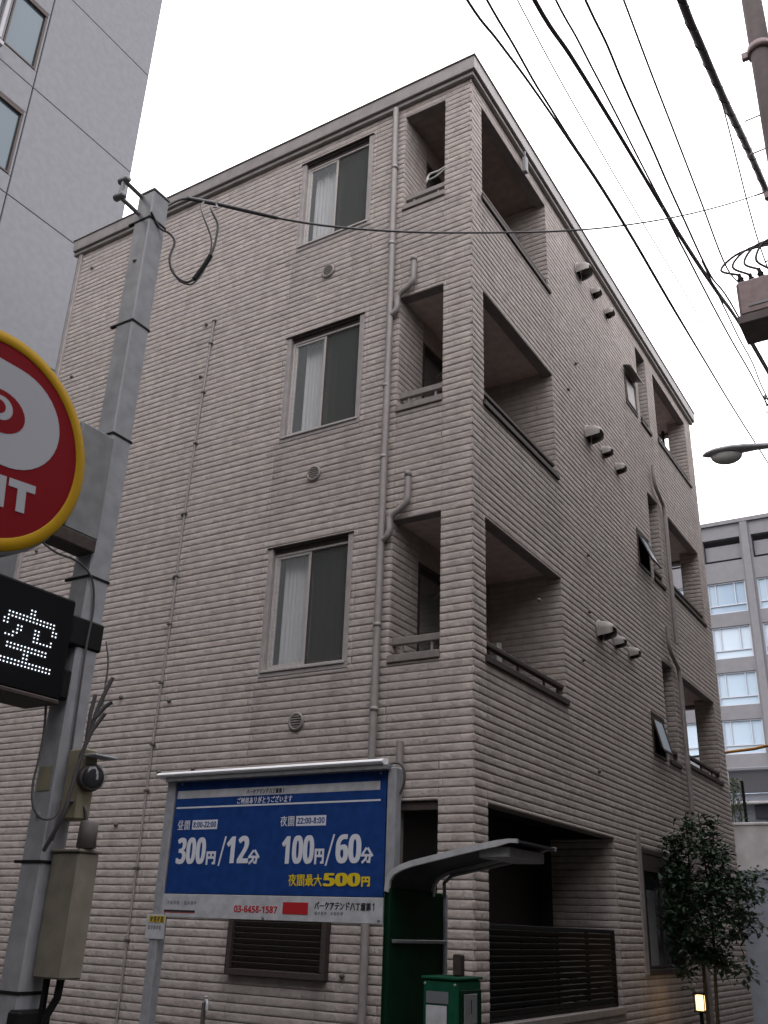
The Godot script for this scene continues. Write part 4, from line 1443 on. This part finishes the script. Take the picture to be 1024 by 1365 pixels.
	put("case", bx(Vector3(.74, 2.165, 5.375), Vector3(.90, 2.575, 6.02), .01), M.led_case, l)
	put("clamp", bx(Vector3(.755, 2.40, 5.205), Vector3(.892, 2.52, 5.374), .008), M.black, l)
	put("clamp", bx(Vector3(.755, 2.18, 5.33), Vector3(.89, 2.30, 5.374), .008), M.black, l)
	put("lower_lip", bx(Vector3(.73, 2.145, 5.40), Vector3(.925, 2.164, 6.02), .004), M.bronze, l)
	var rowsg := [
		".......##.......",
		".......##.......",
		".##############.",
		".##############.",
		"##............##",
		"##..##...##...##",
		"....##...##.....",
		"...##....##...#.",
		".###.....######.",
		"................",
		"..############..",
		"..############..",
		".......##.......",
		".......##.......",
		"################",
		"################"]
	st = mb()
	for r in 16:
		for k in 16:
			if rowsg[r][k] != "#": continue
			var cc := Vector3(.9005, 2.475 - r * .0145, 5.695 - k * .0162)
			lathe(st, cc, Vector3.RIGHT, [[.0036, 0], [.003, .0022], [0, .003]], 6)
	var dots := put("display_dots", done(st), M.led, l)
	dots.set_meta("kind", "stuff")
	var al := OmniLight3D.new()
	al.name = "display_light"
	al.light_color = Color(.92, .95, 1)
	al.light_energy = 0.004
	al.light_size = 0.1
	al.omni_range = 12
	al.omni_attenuation = 2
	al.shadow_enabled = true
	al.position = Vector3(1.0, 2.37, 5.57)
	add_child(al)

	# things strapped to the pole lower down
	var cb := thing("switch_cabinet", "tall beige metal cabinet strapped to the sign pole", "cabinet", Vector3(.95, 1.2, 5.24))
	put("body", bx(Vector3(.888, 1.20, 5.185), Vector3(1.035, 1.62, 5.285), .006), M.beige_box, cb)
	put("lid", bx(Vector3(.884, 1.621, 5.18), Vector3(1.042, 1.632, 5.292), .003), M.beige_box, cb)
	st = mb(); tube(st, [Vector3(.93, 1.2, 5.25), Vector3(.93, 1.08, 5.25), Vector3(.90, .98, 5.26), Vector3(.90, .3, 5.26)], .012, 8)
	tube(st, [Vector3(.99, 1.2, 5.24), Vector3(.985, 1.14, 5.24), Vector3(.94, 1.06, 5.25), Vector3(.93, .3, 5.25)], .014, 8)
	put("conduit", done(st), M.black, cb)
	var jb := thing("cable_clamp", "dark clamp below the beige cabinet at the pole foot", "clamp", Vector3(.9, 1.0, 5.27))
	put("body", bx(Vector3(.86, 1.03, 5.20), Vector3(.93, 1.10, 5.345), .01), M.black, jb)
	var mt := thing("electricity_meter", "round electricity meter under a clear cover on a beige plate", "meter", Vector3(1.0, 1.88, 5.25))
	put("back_plate", bx(Vector3(.888, 1.735, 5.215), Vector3(.985, 2.0, 5.285), .008), M.beige_plate, mt)
	st = mb()
	lathe(st, Vector3(.985, 1.89, 5.25), Vector3(.94, 0, .34).normalized(), [[.05, 0], [.052, .02], [.047, .03], [0, .03]], 24)
	put("base", done(st), M.bronze, mt)
	st = mb()
	lathe(st, Vector3(.985, 1.89, 5.25), Vector3(.94, 0, .34).normalized(), [[.04, .03], [.04, .048], [0, .048]], 20)
	put("dial", done(st), M.led_case, mt)
	st = mb()
	lathe(st, Vector3(.985, 1.89, 5.25), Vector3(.94, 0, .34).normalized(), [[.047, .028], [.047, .052], [.042, .062], [.024, .067], [0, .068]], 24)
	put("clear_cover", done(st), M.clear_cover, mt)
	put("visor", bx(Vector3(.985, 1.965, 5.19), Vector3(1.06, 1.972, 5.30), .002), M.sign_white, mt)
	var gl := thing("cable_gland", "small grey-brown cylinder between the meter and the cabinet", "cable gland", Vector3(1.02, 1.68, 5.245))
	st = mb()
	lathe(st, Vector3(1.02, 1.635, 5.245), Vector3.UP, [[.03, 0], [.036, .002], [.034, .09], [.028, .098], [0, .10]], 16)
	put("body", done(st), M.clip, gl)
	st = mb()
	lathe(st, Vector3(1.02, 1.634, 5.245), Vector3.UP, [[.03, 0], [0, .0005]], 16)
	put("opening", done(st), M.black, gl)
	st = mb(); tube(st, smooth([Vector3(1.0, 1.72, 5.24), Vector3(.985, 1.78, 5.25), Vector3(.95, 1.80, 5.29), Vector3(.93, 1.74, 5.31), Vector3(.905, 1.66, 5.31)]), .007, 6)
	put("lead", done(st), M.cable, gl)

	# loose cables
	var cu := put("cable_stub", wire_mesh(smooth([Vector3(.93, 1.62, 5.36), Vector3(1.005, 1.74, 5.362), Vector3(1.015, 1.84, 5.352), Vector3(1.02, 1.92, 5.342), Vector3(1.034, 2.04, 5.325), Vector3(1.05, 2.16, 5.31), Vector3(1.07, 2.25, 5.29)]), .008, 7), M.cable)
	tag(cu, "cut black cable bundle with frayed ends sticking out by the meter", "cable")
	for e in [[Vector3(1.03, 2.02, 5.33), Vector3(1.035, 2.12, 5.335), Vector3(1.04, 2.19, 5.33)], [Vector3(1.045, 2.10, 5.32), Vector3(1.075, 2.15, 5.30), Vector3(1.095, 2.165, 5.29)], [Vector3(1.02, 1.95, 5.34), Vector3(1.045, 2.05, 5.325), Vector3(1.075, 2.12, 5.30)], [Vector3(1.05, 2.15, 5.31), Vector3(1.063, 2.215, 5.30), Vector3(1.075, 2.262, 5.288)]]:
		put("cable_end", wire_mesh(e, .008, 6), M.cable, cu)
	var lo := put("pole_cable", wire_mesh(smooth([Vector3(.85, 2.16, 5.40), Vector3(.86, 2.05, 5.395), Vector3(.865, 1.95, 5.40), Vector3(.87, 1.84, 5.41), Vector3(.89, 1.76, 5.40), Vector3(.91, 1.73, 5.37), Vector3(.925, 1.74, 5.335), Vector3(.915, 1.80, 5.31)]), .005, 6), M.cable)
	tag(lo, "thin black cable drooping under the lit display beside the pole", "cable")
	var st4 := put("display_wire", wire_mesh(smooth([Vector3(.905, 2.45, 5.20), Vector3(.93, 2.36, 5.195), Vector3(.94, 2.25, 5.20), Vector3(.965, 2.16, 5.22), Vector3(1.02, 2.08, 5.28)]), .004, 5), M.cable)
	tag(st4, "thin wire from the display clamp to the cut cable bundle", "cable")
	# the coil at the pole top
	var coil := put("cable_coil", wire_mesh(smooth([Vector3(.886, 4.625, 5.325), Vector3(.892, 4.57, 5.26), Vector3(.93, 4.545, 5.225), Vector3(.952, 4.50, 5.205), Vector3(.943, 4.392, 5.213), Vector3(.964, 4.309, 5.189), Vector3(1.006, 4.275, 5.143), Vector3(1.037, 4.322, 5.109), Vector3(1.075, 4.47, 5.068), Vector3(1.088, 4.58, 5.06), Vector3(1.085, 4.665, 5.062), Vector3(1.055, 4.75, 5.09), Vector3(1.0, 4.86, 5.0), Vector3(.95, 4.93, 4.96)], 6), .0062, 7), M.cable)
	tag(coil, "loop of slack black cable hanging at the top of the sign pole", "cable")
	put("second_strand", wire_mesh(smooth([Vector3(.955, 4.34, 5.2), Vector3(.985, 4.275, 5.165), Vector3(1.02, 4.268, 5.125), Vector3(1.05, 4.33, 5.095), Vector3(1.07, 4.45, 5.075), Vector3(1.07, 4.56, 5.075), Vector3(1.03, 4.70, 5.115), Vector3(.98, 4.80, 5.09), Vector3(.93, 4.90, 5.03)], 6), .0045, 6), M.cable, coil)
	put("taped_part", wire_mesh([Vector3(1.03, 4.30, 5.116), Vector3(1.06, 4.40, 5.085), Vector3(1.074, 4.46, 5.07)], .0125, 8), M.black, coil)

# ------------------------------------------------------------------ the price board
func price_board() -> void:
	var b := thing("price_board", "blue parking price board on two grey posts", "sign", Vector3(-.67, 0, 1.97))
	for x in [[-1.755, -1.665], [.335, .405]]:
		put("post", bx(Vector3(x[0], 0, 1.93), Vector3(x[1], 2.44, 2.012), .006), M.steel_post, b)
	put("back_board", bx(Vector3(-1.664, 1.43, 1.945), Vector3(.334, 2.45, 1.985), .003), M.steel_grey, b)
	var fc := put("blue_field", bx(Vector3(-1.655, 1.592, 1.984), Vector3(.322, 2.44, 2.0), .002), M.board_blue, b)
	var lower := put("white_strip", bx(Vector3(-1.672, 1.425, 1.984), Vector3(.326, 1.588, 2.002), .003), M.board_white, b)
	var st := mb()
	# rounded light cover along the top
	st.set_smooth_group(0)
	var prof := PackedVector2Array()
	for i in 9: prof.append(Vector2(2.0 + sin(PI * i / 8) * .085, 2.475 - cos(PI * i / 8) * .026))
	prism(st, prof, Vector3(-1.82, 0, 0), Vector3.BACK, Vector3.UP, 0, -2.15)
	put("light_cover", done(st), M.tube_cover, b)
	put("light_bracket", bx(Vector3(-1.74, 2.42, 1.95), Vector3(.36, 2.455, 2.06), .004), M.steel_grey, b)
	st = mb()
	tube(st, smooth([Vector3(.32, 2.46, 2.0), Vector3(.40, 2.47, 1.98), Vector3(.44, 2.43, 1.97), Vector3(.445, 2.33, 1.97), Vector3(.415, 2.26, 1.97)]), .009, 6)
	put("light_cable", done(st), M.cable, b)

	for q in [[-1.60, 2.405], [.275, 2.405], [-1.63, 1.445], [.295, 1.448], [-.68, 1.44]]:
		st = mb()
		lathe(st, Vector3(q[0], q[1], 2.0), Vector3.BACK, [[.011, 0], [.011, .004], [.007, .007], [0, .0075]], 10)
		put("screw", done(st), M.steel_grey, b)
	# printing
	var zf := 2.0
	var o := Vector3(0, 0, zf)
	put("header_bar", bx(Vector3(-1.64, 2.292, zf), Vector3(.27, 2.352, zf + .0015)), M.board_white, fc)
	put("header_rule", bx(Vector3(-1.636, 2.216, zf), Vector3(.277, 2.228, zf + .0015)), M.print_white, fc)
	st = mb()
	var title := ["pa", "bar", "ku", "a", "te", "n", "do", "eight", "cho", "moat", "ordinal", "one"]
	for i in title.size(): glyph(st, title[i], o, Vector3.RIGHT, Vector3.UP, -.93 + i * .031, 2.304, .025, .032, .0042, .0015, .003)
	put("small_print", done(st), M.print_dark, fc)
	st = mb()
	var thanks := ["go", "ri_k", "you", "hira_a", "hira_ri", "hira_ga", "hira_to", "hira_u", "go", "hira_za", "hira_i", "hira_ma", "hira_su"]
	for i in thanks.size(): glyph(st, thanks[i], o, Vector3.RIGHT, Vector3.UP, -1.02 + i * .041, 2.236, .033, .042, .0048, 0, .002)
	put("small_print", done(st), M.print_white, fc)
	# day and night tags
	for w in [[["noon", "between"], -1.60, "8:00-22:00", -1.45, -1.195, 2.055], [["night", "between"], -.585, "22:00-8:00", -.443, -.178, 2.062]]:
		st = mb()
		for i in 2: glyph(st, w[0][i], o, Vector3.RIGHT, Vector3.UP, w[1] + i * .068, w[5] + .002, .058, .068, .0056, 0, .002)
		put("tag_lettering", done(st), M.print_white, fc)
		put("tag_plate", bx(Vector3(w[3], w[5], zf), Vector3(w[4], w[5] + .07, zf + .0015), 0), M.print_white, fc)
		letters("tag_hours", w[2], M.board_blue, fc, Vector3(w[3] + .012, w[5] + .014, zf + .0015), Basis.IDENTITY, w[4] - w[3] - .024, .043, true, .0015)
	# prices
	for w in [["300", -1.58, -1.285, 1.803], ["12", -1.078, -.862, 1.808], ["100", -.556, -.268, 1.803], ["60", -.08, .133, 1.805]]:
		letters("price_digits", w[0], M.print_white, fc, Vector3(w[1], w[3], zf), Basis.IDENTITY, w[2] - w[1] - .009, .193, true, .003)
		letters("price_digits", w[0], M.print_white, fc, Vector3(w[1] + .009, w[3] + .001, zf), Basis.IDENTITY, w[2] - w[1] - .009, .193, true, .0034)
	st = mb()
	glyph(st, "yen", o, Vector3.RIGHT, Vector3.UP, -1.276, 1.806, .10, .085, .017, 0, .002)
	glyph(st, "minute", o, Vector3.RIGHT, Vector3.UP, -.86, 1.808, .10, .088, .016, 0, .002)
	glyph(st, "yen", o, Vector3.RIGHT, Vector3.UP, -.262, 1.808, .085, .095, .016, 0, .002)
	glyph(st, "minute", o, Vector3.RIGHT, Vector3.UP, .134, 1.812, .094, .092, .016, 0, .002)
	put("price_lettering", done(st), M.print_white, fc)
	st = mb()
	for w in [[-1.152, -1.088], [-.168, -.092]]:
		prism(st, PackedVector2Array([Vector2(w[0], 1.79), Vector2(w[0] + .014, 1.79), Vector2(w[1], 2.0), Vector2(w[1] - .014, 2.0)]), o, Vector3.RIGHT, Vector3.UP, 0, .002)
	put("slash", done(st), M.print_white, fc)
	st = mb()
	for i in 4: glyph(st, ["night", "between", "most", "big"][i], o, Vector3.RIGHT, Vector3.UP, -.474 + i * .074, 1.658, .066, .074, .0076, 0, .002)
	glyph(st, "yen", o, Vector3.RIGHT, Vector3.UP, .142, 1.662, .075, .056, .012, 0, .002)
	put("night_lettering", done(st), M.print_yellow, fc)
	letters("night_price", "500", M.print_yellow, fc, Vector3(-.172, 1.655, zf), Basis.IDENTITY, .295, .088, true, .004)
	letters("night_price", "500", M.print_yellow, fc, Vector3(-.160, 1.656, zf), Basis.IDENTITY, .295, .088, true, .0044)
	# lower strip
	var o2 := Vector3(0, 0, 2.002)
	st = mb()
	for i in 4: glyph(st, "print" if i % 2 else "print_b", o2, Vector3.RIGHT, Vector3.UP, -1.62 + i * .033, 1.515, .026, .024, .004, 0, .0012)
	for i in 4: glyph(st, "print_b" if i % 2 else "print", o2, Vector3.RIGHT, Vector3.UP, -1.445 + i * .033, 1.515, .026, .024, .004, 0, .0012)
	put("small_print", done(st), M.steel_grey, lower)
	put("rule", bx(Vector3(-1.64, 1.462, 2.002), Vector3(-1.33, 1.476, 2.0035)), M.print_dark, lower)
	put("rule", bx(Vector3(-1.65, 1.456, 2.002), Vector3(-1.33, 1.460, 2.0032)), M.print_red, lower)
	letters("phone_number", "03-6458-1587", M.print_red, lower, Vector3(-.952, 1.472, 2.002), Basis.IDENTITY, .395, .047, true, .002)
	put("red_plate", bx(Vector3(-.508, 1.470, 2.002), Vector3(-.288, 1.548, 2.0045), .001), M.print_red, lower)
	st = mb()
	var nm := ["pa", "bar", "ku", "a", "te", "n", "do", "eight", "cho", "moat", "ordinal", "one"]
	for i in nm.size(): glyph(st, nm[i], o2, Vector3.RIGHT, Vector3.UP, -.232 + i * .0425, 1.508, .036, .044, .0068, 0, .0012)
	put("name_lettering", done(st), M.print_dark, lower)
	st = mb()
	for i in 9:
		if i != 4: glyph(st, "print_b" if i % 2 else "print", o2, Vector3.RIGHT, Vector3.UP, -.23 + i * .027, 1.474, .021, .018, .0035, 0, .0012)
	put("small_print", done(st), M.steel_grey, lower)

	# yellow and white notice tied to the left post
	var n := thing("post_notice", "small white notice with yellow heading on the left board post", "notice", Vector3(-1.70, 1.35, 2.02))
	put("plate", bx(Vector3(-1.795, 1.268, 2.013), Vector3(-1.60, 1.438, 2.02), .002), M.board_white, n)
	put("heading", bx(Vector3(-1.765, 1.385, 2.02), Vector3(-1.605, 1.430, 2.0225)), M.notice_yellow, n)
	st = mb()
	for i in 4: glyph(st, "print" if i % 2 else "print_b", Vector3(0, 0, 2.0225), Vector3.RIGHT, Vector3.UP, -1.755 + i * .036, 1.390, .03, .034, .006, 0, .001)
	put("small_print", done(st), M.bronze, n)
	st = mb()
	for i in 5: glyph(st, "print_b" if i % 2 else "print", Vector3(0, 0, 2.02), Vector3.RIGHT, Vector3.UP, -1.77 + i * .028, 1.335, .022, .026, .004, 0, .001)
	put("small_print", done(st), M.grey_wall, n)

# ------------------------------------------------------------------ pay shelter and machine
func shelter() -> void:
	var s := thing("pay_shelter", "dark green pay shelter with a curved projecting roof", "shelter", Vector3(.8, 0, 2.4))
	var za := 2.72
	var zb := 2.0
	put("back_panel", bx(Vector3(.775, .25, zb), Vector3(.80, 1.62, za), .004), M.green_panel, s)
	put("cross_rail", bx(Vector3(.80, 1.325, zb + .03), Vector3(.82, 1.345, za - .03), .003), M.steel_grey, s)
	for z in [za - .02, zb + .02]:
		put("post", bx(Vector3(.77, 0, z - .02), Vector3(.815, 1.62, z + .02), .006), M.steel_post if z < 2.3 else M.green_panel, s)
	# bent roof sheet
	var prof := [Vector2(.775, 1.60), Vector2(.785, 1.67), Vector2(.82, 1.715), Vector2(.88, 1.745), Vector2(.95, 1.766), Vector2(1.1, 1.797), Vector2(1.25, 1.828), Vector2(1.40, 1.856), Vector2(1.50, 1.872), Vector2(1.58, 1.88), Vector2(1.63, 1.878)]
	var poly := PackedVector2Array()
	for p in prof: poly.append(p)
	for i in range(prof.size() - 1, -1, -1):
		var d: Vector2 = (prof[min(i + 1, prof.size() - 1)] - prof[max(i - 1, 0)]).normalized()
		poly.append(prof[i] + Vector2(d.y, -d.x) * .012)
	var st := mb()
	prism(st, poly, Vector3(0, 0, za + .01), Vector3.RIGHT, Vector3.UP, 0, -(za - 2.17))
	put("roof", done(st), M.shelter_roof, s)
	# edge ribs and lamp housing below
	for z in [za - .01, 2.16]:
		st = mb()
		var pr := PackedVector2Array()
		for p in prof: pr.append(p + Vector2(0.002, .004))
		for i in range(prof.size() - 1, -1, -1):
			var d: Vector2 = (prof[min(i + 1, prof.size() - 1)] - prof[max(i - 1, 0)]).normalized()
			pr.append(prof[i] + Vector2(d.y, -d.x) * (.03 if i < 9 else .018))
		prism(st, pr, Vector3(0, 0, z + .022), Vector3.RIGHT, Vector3.UP, 0, -.024)
		put("roof_rib", done(st), M.lamp_metal, s)
	put("roof_beam", bx(Vector3(1.38, 1.785, 2.2), Vector3(1.57, 1.846, za - .02), .006), M.steel_grey, s)
	put("brace", wire_mesh([Vector3(.81, 1.60, zb + .04), Vector3(.86, 1.68, 2.14), Vector3(.95, 1.72, 2.2), Vector3(1.45, 1.81, 2.24)], .012, 8), M.steel_grey, s)

func pay_machine() -> void:
	var m := thing("pay_machine", "green parking pay machine with a white notice", "pay machine", Vector3(1.15, 0, 2.5))
	var c := Vector3(1.13, .575, 2.46)
	var turn := Basis(Vector3.UP, deg_to_rad(0))
	var st := mb()
	box(st, Vector3(.985, 0, 2.32), Vector3(1.205, 1.15, 2.62), .012, turn)
	put("body", done(st), M.green_box, m)
	put("top_cap", bx(Vector3(.978, 1.151, 2.312), Vector3(1.212, 1.165, 2.628), .004), M.green_box, m)
	put("side_panel", bx(Vector3(1.206, .1, 2.34), Vector3(1.215, 1.10, 2.60), .003), M.green_panel, m)
	put("notice", bx(Vector3(1.01, .55, 2.621), Vector3(1.14, 1.02, 2.625), .001), M.board_white, m)
	put("display_window", bx(Vector3(1.01, 1.03, 2.621), Vector3(1.15, 1.09, 2.625), .001), M.grey_wall_gap, m)
	put("coin_plate", bx(Vector3(1.206, .93, 2.40), Vector3(1.2175, 1.08, 2.56), .002), M.steel_grey, m)
	put("coin_slot", bx(Vector3(1.2176, .98, 2.47), Vector3(1.219, 1.05, 2.476)), M.black, m)
	for i in 6: put("button", bx(Vector3(1.2151, .80 + .04 * int(i / 3.0), 2.41 + .045 * (i % 3)), Vector3(1.221, .825 + .04 * int(i / 3.0), 2.44 + .045 * (i % 3)), .002), M.sign_side, m)
	for q in [[1.0, 1.128], [1.19, 1.128]]:
		st = mb()
		lathe(st, Vector3(q[0], q[1], 2.62), Vector3.BACK, [[.007, 0], [.007, .003], [0, .005]], 8)
		put("rivet", done(st), M.sign_white, m)
	put("beacon", bx(Vector3(1.10, 1.166, 2.42), Vector3(1.15, 1.28, 2.48), .006), M.bronze, m)

# ------------------------------------------------------------------ tree, lantern, tap
func small_tree() -> void:
	var base := Vector3(.50, 0, -5.55)
	var t := thing("small_tree", "small dark evergreen tree against the tiled wall", "tree", base)
	var st := mb()
	var tips := []
	for s in [[-.05, .0], [.06, .03]]:
		var p: Array = smooth([base + Vector3(s[0], 0, s[1]), base + Vector3(s[0] * 1.2, .7, s[1]), base + Vector3(s[0] * 1.6 + .02, 1.4, s[1] * 2), base + Vector3(s[0] * 2.0 - .03, 2.1, s[1] - .05), base + Vector3(s[0] * 1.5 - .03, 2.95, .0)], 5)
		tube(st, p, .028, 8, .007)
		tips.append(p)
	put("trunk", done(st), M.bark, t)
	st = mb()
	var ends := []
	for i in 84:
		var p: Array = tips[i % 2]
		var h := rng.randf_range(.40, .98)
		var a: Vector3 = p[int(h * (p.size() - 1))]
		var ang := rng.randf() * TAU
		var y := a.y
		var spread: float = clampf(1.05 - absf(y - 1.75) / 1.3, .2, 1.0)
		var r: float = rng.randf_range(.3, .88) * spread
		var e := a + Vector3(cos(ang) * r * 1.0, rng.randf_range(-.28, .3), sin(ang) * r * .9)
		if e.x < .08: e.x = .08 + rng.randf() * .12
		var mid := a.lerp(e, .5) + Vector3(0, rng.randf_range(-.02, .08), 0)
		tube(st, smooth([a, mid, e], 3), .008, 5, .003)
		ends.append([mid, e])
	put("branches", done(st), M.bark, t)
	st = mb()
	for b in ends:
		for i in 58:
			var k := rng.randf()
			var q: Vector3 = (b[0] as Vector3).lerp(b[1], k * 1.05)
			q += Vector3(rng.randfn(0, .07), rng.randfn(0, .06), rng.randfn(0, .07))
			if q.x < .03: q.x = .03 + rng.randf() * .05
			leaf(st, q, rng.randf_range(.035, .105))
	var o := put("crown", done(st), M.leaf, t)
	o.set_meta("kind", "stuff")

func lantern() -> void:
	var at := Vector3(.50, .60, -5.05)
	var l := thing("garden_lantern", "small lit lantern in front of the tree trunk", "lantern", Vector3(at.x, 0, at.z))
	put("post", bx(Vector3(at.x - .02, 0, at.z - .02), Vector3(at.x + .02, .61, at.z + .02), .004), M.black, l)
	put("base_plate", bx(Vector3(at.x - .07, .61, at.z - .07), Vector3(at.x + .07, .625, at.z + .07), .004), M.black, l)
	put("roof", bx(Vector3(at.x - .075, .80, at.z - .075), Vector3(at.x + .075, .82, at.z + .075), .006), M.black, l)
	for sx in [-1, 1]:
		for sz in [-1, 1]:
			put("corner_bar", bx(Vector3(at.x + sx * .058 - .005, .625, at.z + sz * .058 - .005), Vector3(at.x + sx * .058 + .005, .80, at.z + sz * .058 + .005)), M.black, l)
	var glow := put("lamp_glass", bx(Vector3(at.x - .045, .63, at.z - .045), Vector3(at.x + .045, .795, at.z + .045), .006), M.lantern_glow, l)
	var light := OmniLight3D.new()
	light.name = "lantern_light"
	light.light_color = Color(1, .72, .38)
	light.light_energy = 0.010
	light.light_size = 0.05
	light.omni_range = 14
	light.omni_attenuation = 2
	light.shadow_enabled = true
	light.position = Vector3(at.x, .71, at.z)
	add_child(light)

func standpipe() -> void:
	var s := thing("standpipe_tap", "small garden tap on a standpipe under the price board", "tap", Vector3(-2.78, 0, .12))
	var st := mb()
	tube(st, [Vector3(-2.78, 0, .12), Vector3(-2.78, .70, .12)], .022, 8)
	put("pipe", done(st), M.clip, s)
	st = mb()
	tube(st, smooth([Vector3(-2.78, .70, .12), Vector3(-2.74, .72, .14), Vector3(-2.71, .70, .16), Vector3(-2.70, .64, .17)]), .016, 8)
	lathe(st, Vector3(-2.76, .70, .12), Vector3.UP, [[.012, 0], [.012, .04], [.03, .045], [.03, .055], [0, .06]], 10)
	put("spout", done(st), M.lamp_metal, s)
